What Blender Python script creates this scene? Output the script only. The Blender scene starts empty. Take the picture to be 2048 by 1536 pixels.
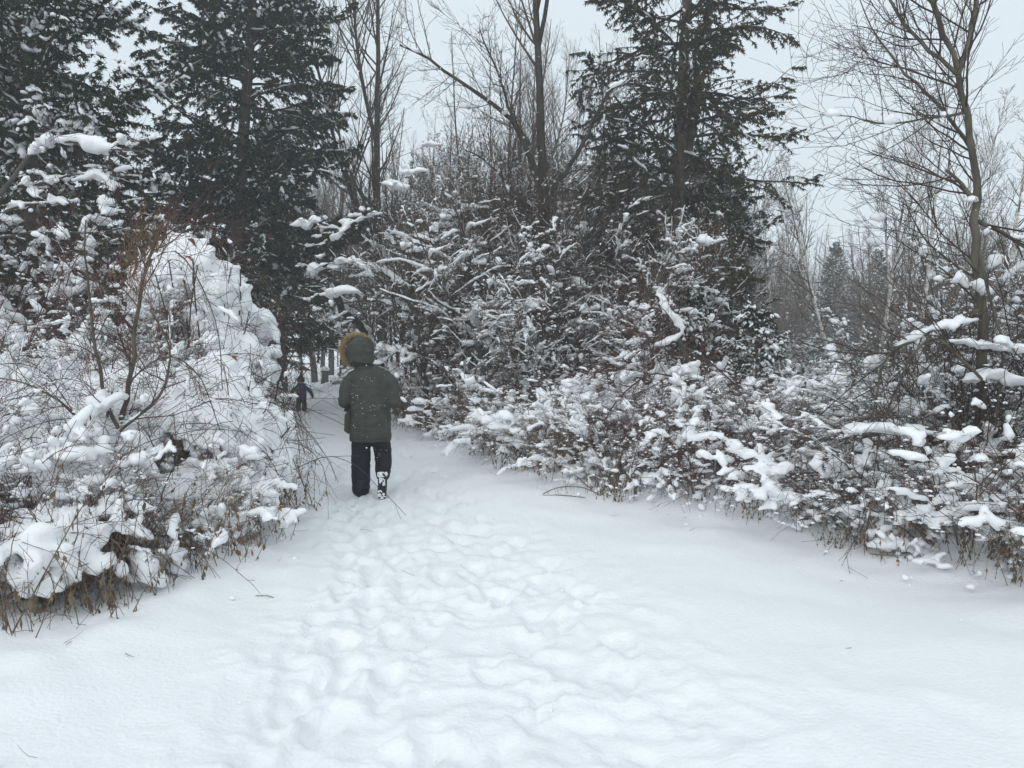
import bpy, math, random
import numpy as np
from mathutils import Vector

R_ = math.radians
PI = math.pi
random.seed(7)
scene = bpy.context.scene
C = scene.collection

# ------------------------------------------------------------------ camera
EYE = 1.5
PITCH = 2.53
cam_d = bpy.data.cameras.new('camera')
cam_d.sensor_width = 36.0
cam_d.lens = 36.0 * 1538 / 2048
cam_d.clip_start = 0.05
cam_d.clip_end = 2000
cam = bpy.data.objects.new('camera', cam_d)
C.objects.link(cam)
cam.location = (0, 0, EYE)
cam.rotation_euler = (R_(90 - PITCH), 0, 0)
scene.camera = cam

# ------------------------------------------------------------------ sky and light
SUN_EL, SUN_AZ = 30, 207       # soft sun behind thick cloud, from the left and behind the walkers
world = bpy.data.worlds.new('World')
scene.world = world
world.use_nodes = True
nt = world.node_tree
for n in list(nt.nodes):
    nt.nodes.remove(n)
out = nt.nodes.new('ShaderNodeOutputWorld')
sky = nt.nodes.new('ShaderNodeTexSky')
sky.sky_type = 'NISHITA'
sky.sun_disc = False
sky.sun_elevation = R_(SUN_EL)
sky.sun_rotation = R_(SUN_AZ)
bg1 = nt.nodes.new('ShaderNodeBackground')
bg1.inputs[1].default_value = 0.06
nt.links.new(sky.outputs[0], bg1.inputs[0])
tc = nt.nodes.new('ShaderNodeTexCoord')
sep = nt.nodes.new('ShaderNodeSeparateXYZ')
nt.links.new(tc.outputs['Generated'], sep.inputs[0])
ramp = nt.nodes.new('ShaderNodeValToRGB')          # overcast: a little brighter towards the zenith
ramp.color_ramp.elements[0].position = 0.0
ramp.color_ramp.elements[0].color = (0.625, 0.71, 0.765, 1)
ramp.color_ramp.elements[1].position = 1.0
ramp.color_ramp.elements[1].color = (0.83, 0.925, 0.985, 1)
nt.links.new(sep.outputs[2], ramp.inputs[0])
bg2 = nt.nodes.new('ShaderNodeBackground')
bg2.inputs[1].default_value = 1.0
nt.links.new(ramp.outputs[0], bg2.inputs[0])
mixs = nt.nodes.new('ShaderNodeMixShader')
mixs.inputs[0].default_value = 0.92
nt.links.new(bg1.outputs[0], mixs.inputs[1])
nt.links.new(bg2.outputs[0], mixs.inputs[2])
nt.links.new(mixs.outputs[0], out.inputs[0])

sun_d = bpy.data.lights.new('sun', 'SUN')
sun_d.energy = 0.85
sun_d.angle = R_(45)
sun_d.color = (1.0, 0.98, 0.955)
sun = bpy.data.objects.new('sun', sun_d)
C.objects.link(sun)
az = R_(SUN_AZ)
sv = Vector((math.sin(az) * math.cos(R_(SUN_EL)), math.cos(az) * math.cos(R_(SUN_EL)), math.sin(R_(SUN_EL))))
sun.rotation_euler = sv.to_track_quat('Z', 'Y').to_euler()

scene.view_settings.view_transform = 'Standard'
scene.view_settings.look = 'None'
scene.view_settings.exposure = 0.2
scene.view_settings.gamma = 1.0
scene.cycles.use_denoising = True
scene.cycles.use_adaptive_sampling = True
scene.cycles.adaptive_threshold = 0.02
scene.cycles.max_bounces = 8
scene.cycles.diffuse_bounces = 6
scene.cycles.glossy_bounces = 1
scene.cycles.transmission_bounces = 1
scene.cycles.volume_bounces = 2
scene.cycles.caustics_reflective = False
scene.cycles.caustics_refractive = False

# ------------------------------------------------------------------ numeric helpers
def smooth(a):
    return a * a * (3 - 2 * a)

def hash3(ix, iy, iz, seed):
    with np.errstate(over='ignore'):
        h = (ix.astype(np.int64) * 374761393 + iy.astype(np.int64) * 668265263 + iz.astype(np.int64) * 1274126177 + seed * 974634777) & 0xffffffff
        h = ((h ^ (h >> 13)) * 1103515245) & 0xffffffff
        h = ((h ^ (h >> 15)) * 2246822519) & 0xffffffff
        h = h ^ (h >> 16)
    return h.astype(np.float64) / 4294967295.0

def noise3(P, f=1.0, seed=0):
    """smooth value noise in -1..1 at points P[..., 3]"""
    Q = np.asarray(P, float) * f
    I = np.floor(Q).astype(np.int64)
    F = smooth(Q - I)
    r = 0
    for dx in (0, 1):
        wx = F[..., 0] if dx else 1 - F[..., 0]
        for dy in (0, 1):
            wy = F[..., 1] if dy else 1 - F[..., 1]
            for dz in (0, 1):
                wz = F[..., 2] if dz else 1 - F[..., 2]
                r = r + wx * wy * wz * hash3(I[..., 0] + dx, I[..., 1] + dy, I[..., 2] + dz, seed)
    return r * 2 - 1

def noise2(X, Y, f=1.0, seed=0):
    return noise3(np.stack([X, Y, np.zeros_like(X) + 0.5], -1), f, seed)

def norm(a):
    return a / np.maximum(np.linalg.norm(a, axis=-1, keepdims=True), 1e-9)

def px(x, y, Y):
    """world point seen at photo pixel (x, y) at distance Y in front of the lens"""
    p = R_(PITCH)
    dx = (x - 1024) / 1538.0
    dy = (768 - y) / 1538.0
    d = Vector((dx, math.cos(p) + dy * math.sin(p), -math.sin(p) + dy * math.cos(p)))
    k = Y / d.y
    return Vector((d.x * k, Y, EYE + d.z * k))

# ------------------------------------------------------------------ mesh building
class MB:
    def __init__(s):
        s.v = []; s.t = []; s.q = []; s.n = 0

    def add(s, V, T=None, Q=None):
        V = np.asarray(V, float).reshape(-1, 3)
        if T is not None and len(T):
            s.t.append(np.asarray(T, np.int64).reshape(-1, 3) + s.n)
        if Q is not None and len(Q):
            s.q.append(np.asarray(Q, np.int64).reshape(-1, 4) + s.n)
        s.v.append(V)
        s.n += len(V)

    def mesh(s, name, mat, smooth_=True):
        me = bpy.data.meshes.new(name)
        V = np.concatenate(s.v) if s.v else np.zeros((0, 3))
        T = np.concatenate(s.t) if s.t else np.zeros((0, 3), np.int64)
        Q = np.concatenate(s.q) if s.q else np.zeros((0, 4), np.int64)
        me.vertices.add(len(V))
        me.vertices.foreach_set('co', V.astype(np.float32).ravel())
        nl = len(T) * 3 + len(Q) * 4
        me.loops.add(nl)
        me.loops.foreach_set('vertex_index', np.concatenate([T.ravel(), Q.ravel()]).astype(np.int32))
        me.polygons.add(len(T) + len(Q))
        st = np.concatenate([np.arange(len(T)) * 3, len(T) * 3 + np.arange(len(Q)) * 4]).astype(np.int32)
        me.polygons.foreach_set('loop_start', st)
        me.polygons.foreach_set('use_smooth', np.full(len(st), smooth_, bool))
        me.update(calc_edges=True)
        me.materials.append(mat)
        return me

def tubes(mb, P, Rd, sides=4, flat=1.0, cap=False):
    P = np.asarray(P, float); Rd = np.asarray(Rd, float)
    K, N, _ = P.shape
    if K == 0:
        return
    T = norm(np.gradient(P, axis=1))
    m = np.abs(norm(P[:, -1] - P[:, 0]))
    ref = np.where((m[:, 2] > 0.75)[:, None], np.array([1.0, 0.13, 0]), np.array([0, 0, 1.0]))[:, None, :]
    U = norm(np.cross(T, ref)); W = np.cross(U, T)
    a = np.arange(sides) * 2 * PI / sides
    ring = (np.cos(a)[None, None, :, None] * U[:, :, None, :] + flat * np.sin(a)[None, None, :, None] * W[:, :, None, :])
    V = P[:, :, None, :] + Rd[:, :, None, None] * ring
    base = (np.arange(K) * N * sides)[:, None, None]
    i = np.arange(N - 1)[None, :, None] * sides
    j = np.arange(sides)[None, None, :]
    j2 = (j + 1) % sides
    q = np.stack([base + i + j, base + i + j2, base + i + sides + j2, base + i + sides + j], -1).reshape(-1, 4)
    t = None
    if cap:
        t = []
        jj = np.arange(1, sides - 1)
        b0 = (np.arange(K) * N * sides)[:, None]
        e0 = b0 + (N - 1) * sides
        t = np.concatenate([np.stack([b0 + 0 * jj, b0 + jj + 1, b0 + jj], -1).reshape(-1, 3),
                            np.stack([e0 + 0 * jj, e0 + jj, e0 + jj + 1], -1).reshape(-1, 3)])
    mb.add(V.reshape(-1, 3), t, q)

def ico(sub):
    import bmesh
    bm = bmesh.new()
    bmesh.ops.create_icosphere(bm, subdivisions=sub, radius=1)
    V = np.array([v.co[:] for v in bm.verts]); T = np.array([[v.index for v in f.verts] for f in bm.faces])
    bm.free()
    return V, T
ICO = {1: ico(1), 2: ico(2), 3: ico(3)}

def blobs(mb, Cn, S, rng, sub=2, rough=0.18, dirs=None, under=.55):
    Cn = np.asarray(Cn, float); S = np.asarray(S, float)
    K = len(Cn)
    if K == 0:
        return
    V0, T0 = ICO[sub]
    V = V0[None] * (1 + rng.uniform(-rough, rough, (K, len(V0), 1)))
    V = V.copy()
    V[..., 2] = np.where(V[..., 2] < 0, V[..., 2] * under, V[..., 2])
    V = V * S[:, None, :]
    if dirs is None:
        a = rng.uniform(0, 2 * PI, K)
        c, s_ = np.cos(a)[:, None], np.sin(a)[:, None]
        X = V[..., 0] * c - V[..., 1] * s_
        Y = V[..., 0] * s_ + V[..., 1] * c
        V[..., 0], V[..., 1] = X, Y
    else:
        D = norm(dirs)
        U = norm(np.cross(np.array([0, 0, 1.0])[None], D) + 1e-6)
        W = np.cross(D, U)
        V = V[..., 0:1] * D[:, None] + V[..., 1:2] * U[:, None] + V[..., 2:3] * W[:, None]
    V = V + Cn[:, None]
    T = T0[None] + (np.arange(K) * len(V0))[:, None, None]
    mb.add(V.reshape(-1, 3), T.reshape(-1, 3))

def clumps(mb, Cn, s, rng, k=5, flat=.85, tilt=.6, dirs=None, sub=2):
    """irregular heaps of snow: a core with smaller lumps leaning on it"""
    Cn = np.asarray(Cn, float); s = np.asarray(s, float); K = len(Cn)
    if K == 0:
        return
    d = rng.normal(0, 1, (K, 3)) if dirs is None else np.array(dirs, float)
    d[:, 2] *= tilt; d = norm(d)
    blobs(mb, Cn, np.stack([s * rng.uniform(1.1, 1.9, K), s * rng.uniform(.55, .9, K), s * flat * .85], -1), rng, sub, .16, dirs=d, under=.7)
    for q in range(k - 1):
        o = rng.normal(0, .42, (K, 3)); o[:, 2] = o[:, 2] * .6 - .15
        o = o + d * rng.uniform(-1.7, 1.7, (K, 1))
        f = rng.uniform(.28, .65, K) * s
        blobs(mb, Cn + o * s[:, None], np.stack([f * rng.uniform(.9, 1.7, K), f, f * rng.uniform(.7, 1.1, K)], -1), rng, sub, .15, under=.9)

def grow(S, D, L, n, wob, trop, rng, tropv=(0, 0, 1)):
    S = np.asarray(S, float); d = norm(np.asarray(D, float)); K = len(S)
    P = np.zeros((K, n, 3)); P[:, 0] = S
    st = (np.asarray(L) / (n - 1)).reshape(-1, 1)
    tv = np.asarray(tropv, float)[None]
    tr = np.asarray(trop, float).reshape(-1, 1) if np.ndim(trop) else trop
    for i in range(1, n):
        d = norm(d + rng.normal(0, wob, (K, 3)) + tr * tv)
        P[:, i] = P[:, i - 1] + d * st
    return P

def at_t(P, t):
    """points and tangents at param t[K,k] of polylines P[K,N,3]"""
    K, N, _ = P.shape
    f = t * (N - 1)
    i = np.clip(np.floor(f).astype(int), 0, N - 2)
    w = (f - i)[..., None]
    kk = np.arange(K)[:, None]
    A, B = P[kk, i], P[kk, i + 1]
    return A + (B - A) * w, norm(B - A), i

def spawn(P, Rd, k, t0, t1, a0, a1, rng, flatz=1.0, bias=None):
    K, N, _ = P.shape
    t = (np.arange(k)[None] + rng.uniform(0, 1, (K, k))) / k * (t1 - t0) + t0
    S, T, i = at_t(P, t)
    kk = np.arange(K)[:, None]
    f = t * (N - 1) - i
    rp = Rd[kk, i] * (1 - f) + Rd[kk, i + 1] * f
    rv = rng.normal(0, 1, (K, k, 3)); rv[..., 2] *= flatz
    perp = norm(rv - (rv * T).sum(-1, keepdims=True) * T)
    a = rng.uniform(a0, a1, (K, k))[..., None]
    D = np.cos(a) * T + np.sin(a) * perp
    return S.reshape(-1, 3), D.reshape(-1, 3), rp.ravel(), t.ravel()

def taper(r0, n, end=0.35, pw=1.0):
    r0 = np.asarray(r0, float).reshape(-1, 1)
    s = np.linspace(0, 1, n)[None] ** pw
    return r0 * (1 - s * (1 - end))

def snow_runs(mb, P, Rd, k, l0, l1, w0, w1, rng, sides=6, M=7, keep=1.0, lift=0.45, steep=1.6, big=0.0):
    """sausages of snow lying along the upper side of branches"""
    K, N, _ = P.shape
    if K == 0:
        return
    c = rng.uniform(0, 1, (K, k)); h = rng.uniform(l0, l1, (K, k)) / 2
    a = np.clip(c - h, 0.0, 1); b = np.clip(c + h, 0, 1)
    s = np.linspace(0, 1, M)
    t = a[..., None] + (b - a)[..., None] * s
    t = t.reshape(K, -1)
    S, T, i = at_t(P, t)
    rp = Rd[np.arange(K)[:, None], i]
    tz = np.abs(T[..., 2])
    f = np.clip(1 - tz ** steep * 1.15, 0.0, 1)
    w = rng.uniform(w0, w1, (K, k, 1))
    if big:
        w = np.where(rng.uniform(0, 1, (K, k, 1)) < big, w * 2.0, w)
    prof = np.sqrt(np.sin(PI * (0.03 + 0.94 * s)))[None, None] * rng.uniform(0.5, 1.4, (K, k, M))
    w = (w * prof).reshape(K, -1) * f + 0.0015
    Q = S.copy(); Q[..., 2] += rp * 0.6 + w * lift
    Q = Q + rng.normal(0, .3, Q.shape) * w[..., None]
    Q = Q.reshape(K * k, M, 3); w = w.reshape(K * k, M)
    ok = (w.max(1) > w0 * 0.35) & (rng.uniform(0, 1, K * k) < keep)
    tubes(mb, Q[ok], w[ok], sides, cap=True)

def remesh(mb, name, mat, voxel, smooth_it=2, disp=0.0, df=6.0, seed=0, disp2=0.0, df2=30.0, dec=1.0):
    me = mb.mesh(name + '_tmp', mat)
    ob = bpy.data.objects.new(name + '_tmp', me)
    C.objects.link(ob)
    m = ob.modifiers.new('r', 'REMESH'); m.mode = 'VOXEL'; m.voxel_size = voxel; m.use_smooth_shade = True
    if smooth_it:
        m2 = ob.modifiers.new('s', 'SMOOTH'); m2.iterations = smooth_it; m2.factor = 0.5
    if dec < 1:
        m3 = ob.modifiers.new('d', 'DECIMATE'); m3.ratio = dec
    dg = bpy.context.evaluated_depsgraph_get()
    me2 = bpy.data.meshes.new_from_object(ob.evaluated_get(dg))
    bpy.data.objects.remove(ob); bpy.data.meshes.remove(me)
    me2.name = name
    me2.materials.clear(); me2.materials.append(mat)
    if disp or disp2:
        n = len(me2.vertices)
        co = np.zeros(n * 3, np.float32); me2.vertices.foreach_get('co', co); co = co.reshape(-1, 3)
        no = np.zeros(n * 3, np.float32); me2.vertices.foreach_get('normal', no); no = no.reshape(-1, 3)
        d = disp * noise3(co, df, seed) + disp2 * noise3(co, df2, seed + 9)
        co = co + no * d[:, None]
        me2.vertices.foreach_set('co', co.astype(np.float32).ravel()); me2.update()
    me2.polygons.foreach_set('use_smooth', np.ones(len(me2.polygons), bool))
    return me2

# ------------------------------------------------------------------ materials
def mat(name, col, rough=0.8, var=None, scale=6.0, bump=0.0, bscale=40.0, detail=4, stretch=None, coat=0.0, spec=0.3, dist=0.02):
    m = bpy.data.materials.new(name); m.use_nodes = True
    t = m.node_tree; b = t.nodes['Principled BSDF']
    b.inputs['Roughness'].default_value = rough
    b.inputs['Base Color'].default_value = (*col, 1)
    b.inputs['Specular IOR Level'].default_value = spec
    co = t.nodes.new('ShaderNodeTexCoord')
    src = co.outputs['Object']
    if stretch:
        mp = t.nodes.new('ShaderNodeMapping'); mp.inputs['Scale'].default_value = stretch
        t.links.new(src, mp.inputs[0]); src = mp.outputs[0]
    if var:
        n = t.nodes.new('ShaderNodeTexNoise'); n.inputs['Scale'].default_value = scale; n.inputs['Detail'].default_value = detail
        t.links.new(src, n.inputs['Vector'])
        r = t.nodes.new('ShaderNodeValToRGB')
        r.color_ramp.elements[0].position = 0.35; r.color_ramp.elements[0].color = (*col, 1)
        r.color_ramp.elements[1].position = 0.68; r.color_ramp.elements[1].color = (*var, 1)
        t.links.new(n.outputs[0], r.inputs[0]); t.links.new(r.outputs[0], b.inputs['Base Color'])
    if bump:
        n2 = t.nodes.new('ShaderNodeTexNoise'); n2.inputs['Scale'].default_value = bscale; n2.inputs['Detail'].default_value = 5
        t.links.new(src, n2.inputs['Vector'])
        bp = t.nodes.new('ShaderNodeBump'); bp.inputs['Strength'].default_value = bump; bp.inputs['Distance'].default_value = dist
        t.links.new(n2.outputs[0], bp.inputs['Height']); t.links.new(bp.outputs[0], b.inputs['Normal'])
    return m

M_snow = mat('snow', (0.915, 0.92, 0.93), 0.7, bump=0.25, bscale=60, dist=0.01, spec=0.2)
M_gsnow = mat('ground_snow', (0.88, 0.89, 0.905), 0.7, bump=0.38, bscale=42, dist=0.02, spec=0.2)
M_fsnow = mat('falling_snow', (0.9, 0.9, 0.92), 0.8)
M_bark = mat('bark_grey_brown', (0.055, 0.047, 0.04), 0.9, (0.13, 0.115, 0.1), 9, 0.6, 30, stretch=(1, 1, 0.25))
M_barkd = mat('bark_dark', (0.03, 0.025, 0.022), 0.9, (0.075, 0.065, 0.055), 9, 0.6, 30, stretch=(1, 1, 0.25))
M_barkg = mat('bark_olive', (0.065, 0.056, 0.042), 0.85, (0.14, 0.125, 0.095), 14, 0.3, 40, stretch=(1, 1, 0.3))
M_cedarbark = mat('bark_cedar', (0.06, 0.042, 0.032), 0.9, (0.13, 0.1, 0.08), 16, 0.7, 40, stretch=(1, 1, 0.12))
M_twig = mat('twig_brown', (0.080, 0.056, 0.040), 0.8, (0.155, 0.110, 0.080), 3)
M_twigd = mat('twig_dark', (0.040, 0.028, 0.024), 0.8, (0.085, 0.060, 0.048), 2)
M_twigr = mat('twig_red', (0.085, 0.035, 0.032), 0.7, (0.15, 0.075, 0.06), 3)
M_twigt = mat('twig_tan', (0.15, 0.09, 0.055), 0.8, (0.24, 0.16, 0.10), 4)
M_leafb = mat('dry_leaf', (0.16, 0.075, 0.03), 0.75, (0.30, 0.17, 0.08), 12)
M_weed = mat('dry_weed', (0.10, 0.075, 0.05), 0.85, (0.25, 0.19, 0.13), 10)
M_cedar = mat('cedar_foliage', (0.009, 0.019, 0.008), 0.75, (0.032, 0.040, 0.014), 1.6, spec=0.15)
M_cedarb = mat('cedar_foliage_bronze', (0.022, 0.027, 0.011), 0.75, (0.060, 0.052, 0.022), 1.4, spec=0.15)
M_birch = mat('bark_birch', (0.72, 0.7, 0.67), 0.7, (0.35, 0.31, 0.28), 5, 0.2, 30, stretch=(1, 1, 3))
M_twigh = mat('twig_hedge', (0.085, 0.055, 0.045), 0.8, (0.17, 0.12, 0.095), 3)
M_stone = mat('stone', (0.16, 0.14, 0.13), 0.9, (0.3, 0.28, 0.26), 5, 0.5)

# ------------------------------------------------------------------ objects
def thing(name, label, cat, loc=(0, 0, 0), rz=0.0, sc=1.0, group=None, tilt=(0, 0)):
    o = bpy.data.objects.new(name, None); C.objects.link(o)
    o.empty_display_size = 0.2
    o.location = loc; o.rotation_euler = (tilt[0], tilt[1], rz)
    o.scale = (sc,) * 3 if not hasattr(sc, '__len__') else sc
    o['label'] = label; o['category'] = cat
    if group:
        o['group'] = group
    return o

def part(name, me, parent, kind=None, label=None):
    o = bpy.data.objects.new(name, me); C.objects.link(o); o.parent = parent
    if kind:
        o['kind'] = kind
    if label:
        o['label'] = label
    return o

def place(parts, name, label, cat, loc, rz=0.0, sc=1.0, group=None, tilt=(0, 0)):
    t = thing(name, label, cat, loc, rz, sc, group, tilt)
    for p in parts:
        part(p[0], p[1], t, p[2] if len(p) > 2 else None)
    return t

def setting(name, me, kind='structure'):
    o = bpy.data.objects.new(name, me); C.objects.link(o); o['kind'] = kind
    return o

# ------------------------------------------------------------------ ground
PATH = np.array([(-3, .3), (1.5, .1), (2.8, -.1), (5, -.35), (8, -1.25), (11, -2.1), (15, -3.4), (20, -5.0), (29, -7.6), (40, -11.2), (60, -22), (400, -120)])
PWID = np.array([(-3, 1.15), (2.8, 1.05), (5, .85), (8, .75), (12, 1.0), (20, 1.2), (29, 1.1), (60, 1.5), (400, 1.5)])
REDGE = np.array([(-3, 4.6), (4.8, 3.2), (5.8, 2.54), (6.8, 1.66), (8.24, .41), (12.8, -1.03), (16, -2.0), (20, -3.3), (29, -6.2), (60, -20), (400, -110)])
LEDGE = np.array([(-3, -2.9), (3.66, -2.44), (4.27, -2.0), (5.1, -1.8), (6.6, -1.85), (11.5, -3.1), (16, -5.2), (20, -6.7), (29, -9.2), (60, -24), (400, -130)])
def pathx(Y): return np.interp(Y, PATH[:, 0], PATH[:, 1])
def redge(Y): return np.interp(Y, REDGE[:, 0], REDGE[:, 1])
def ledge(Y): return np.interp(Y, LEDGE[:, 0], LEDGE[:, 1])

def ground_z(X, Y):
    X = np.asarray(X, float); Y = np.asarray(Y, float)
    w = np.interp(Y, PWID[:, 0], PWID[:, 1])
    d = np.abs(X - pathx(Y)) / w
    z = -0.07 * np.exp(-d ** 4)
    z = z + 0.05 * noise2(X, Y, 0.35, 3) + 0.022 * noise2(X, Y, 0.9, 5) * np.clip(1.3 - np.exp(-d ** 2), 0, 1)
    er = np.clip((X - redge(Y) + 0.5) / 2.0, 0, 1); el = np.clip((ledge(Y) - X + 0.5) / 2.0, 0, 1)
    z = z + 0.16 * smooth(er) + 0.14 * smooth(el)
    far = np.clip((Y - 25) / 60, 0, 1)
    z = z + far * (0.6 * noise2(X, Y, 0.05, 11))
    return z

def gz(x, y):
    return float(ground_z(np.array([x]), np.array([y]))[0])

def axis(lo, hi, a, b, d, g):
    """dense between a and b at step d, growing outside by factor g"""
    c = list(np.arange(a, b, d))
    s = d; v = c[-1]
    while v < hi:
        s *= g; v += s; c.append(v)
    s = d; v = c[0]; l = []
    while v > lo:
        s *= g; v -= s; l.append(v)
    return np.array(l[::-1] + c)

def build_ground():
    xs = axis(-260, 260, -1.9, 1.5, 0.022, 1.065)
    ys = axis(-60, 380, 2.3, 5.0, 0.022, 1.024)
    X, Y = np.meshgrid(xs, ys)
    Z = ground_z(X, Y)
    rng = np.random.default_rng(3)
    # trodden snow: boot prints with pushed up rims, and lumps kicked out of them
    n = 220
    yy = np.concatenate([rng.uniform(1.2, 9.5, 130), rng.uniform(9, 30, 90)])
    for k in range(n):
        cy = yy[k]
        w = np.interp(cy, PWID[:, 0], PWID[:, 1])
        cx = pathx(cy) + rng.normal(0, 0.40) * w
        if cy < 9 and rng.uniform() < 0.12:       # stray prints leading off to the right
            s = rng.uniform(0, 1); cx = -0.2 + s * 2.0 + rng.normal(0, .15); cy = 6.2 - s * 3.6 + rng.normal(0, .15)
        a = math.atan2(1.0, 3.2) + rng.normal(0, 0.45)
        ca, sa = math.cos(a), math.sin(a)
        i0, i1 = np.searchsorted(ys, (cy - .5, cy + .5)); j0, j1 = np.searchsorted(xs, (cx - .5, cx + .5))
        if i1 - i0 < 2 or j1 - j0 < 2:
            continue
        sx, sy = X[i0:i1, j0:j1], Y[i0:i1, j0:j1]
        wx = .035 * noise2(sx, sy, 7, k) + .02 * noise2(sx, sy, 15, k + 900); wy = .035 * noise2(sx, sy, 7, k + 500) + .02 * noise2(sx, sy, 15, k + 1300)
        dx = sx - cx + wx; dy = sy - cy + wy
        u, v = dx * ca + dy * sa, -dx * sa + dy * ca
        r = np.sqrt((u / rng.uniform(.05, .10)) ** 2 + (v / rng.uniform(.11, .20)) ** 2)
        dep = rng.uniform(0.004, 0.016) * (1.0 if cy < 10 else 0.7)
        Z[i0:i1, j0:j1] += -dep * np.exp(-r ** 2.6) + dep * 0.4 * np.exp(-((r - 1.4) / 0.42) ** 2) * (.5 + .8 * (v > 0))
    # clear boot prints, left and right alternating along several walking lines
    for line in range(9):
        off = rng.uniform(-.95, .95); cy = rng.uniform(1.6, 2.2); side = 1
        while cy < 17:
            wdt = np.interp(cy, PWID[:, 0], PWID[:, 1])
            cx = pathx(cy) + off * wdt + side * .09 + rng.normal(0, .03)
            a = math.atan2(pathx(cy) - pathx(cy + .5), .5) + rng.normal(0, .12)
            ca, sa = math.cos(a), math.sin(a)
            i0, i1 = np.searchsorted(ys, (cy - .35, cy + .35)); j0, j1 = np.searchsorted(xs, (cx - .35, cx + .35))
            if i1 - i0 > 3 and j1 - j0 > 3:
                sx, sy = X[i0:i1, j0:j1], Y[i0:i1, j0:j1]
                dx = sx - cx + .012 * noise2(sx, sy, 16, line); dy = sy - cy + .012 * noise2(sx, sy, 16, line + 50)
                u, v = dx * ca + dy * sa, -dx * sa + dy * ca
                r = (np.abs(u / (.062 + .012 * np.sin(v * 14))) ** 2.4 + np.abs(v / .155) ** 3.2) ** (1 / 2.6)
                dep = rng.uniform(.013, .028)
                Z[i0:i1, j0:j1] += -dep / (1 + np.exp((r - 1) * 15)) + dep * .35 * np.exp(-((r - 1.45) / .3) ** 2) * (.6 + .8 * noise2(sx, sy, 11, line + 9))
            side = -side; cy += rng.uniform(.3, .42)
    w = np.interp(Y, PWID[:, 0], PWID[:, 1])
    d = np.abs(X - pathx(Y)) / w
    tr = np.exp(-(d * 0.8) ** 4) * np.clip((32 - Y) / 10, 0, 1)
    near = (np.abs(X) < 9) & (Y > 0.5) & (Y < 34)
    c = np.zeros_like(Z)
    NX = X[near] * .8 + Y[near] * .25; NY = Y[near] * .62 - X[near] * .3      # lumps drawn out along the walking line
    NX = NX + .12 * noise2(X[near], Y[near], 2.3, 71); NY = NY + .12 * noise2(X[near], Y[near], 2.3, 72)
    rdg = 1 - np.abs(noise2(NX, NY, 4.2, 31)); rdg2 = 1 - np.abs(noise2(NX, NY, 9.5, 33))
    c[near] = 0.018 * noise2(NX, NY, 1.4, 17) + 0.007 * noise2(NX, NY, 4.5, 18) + 0.012 * noise2(NX, NY, 10, 19) + 0.010 * noise2(NX, NY, 20, 20) + .022 * rdg ** 4 + .018 * rdg2 ** 4
    Z += c * tr
    c = np.zeros_like(Z)
    ed = np.clip((X[near] - redge(Y[near]) + .9) / 1.0, 0, 1) + np.clip((ledge(Y[near]) - X[near] + .9) / 1.0, 0, 1)
    c[near] = ed * (.05 * noise2(X[near], Y[near], 2.1, 61) + .03 * noise2(X[near], Y[near], 5.3, 62) + .03) + .0022 * noise2(X[near], Y[near], 13, 63) + 0.02 * noise2(X[near], Y[near], 1.3, 27) + 0.006 * noise2(X[near], Y[near], 4, 28) + .010 * noise2(X[near] * .5 + Y[near] * .3, Y[near], 2.6, 29)
    Z += c * (1 - tr)
    ny, nx = Z.shape
    V = np.stack([X, Y, Z], -1).reshape(-1, 3)
    i = np.arange(ny - 1)[:, None] * nx + np.arange(nx - 1)[None]
    Q = np.stack([i, i + 1, i + nx + 1, i + nx], -1).reshape(-1, 4)
    mb = MB(); mb.add(V, None, Q)
    setting('ground', mb.mesh('ground', M_gsnow))
    print('ground quads', len(Q))
build_ground()

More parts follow.
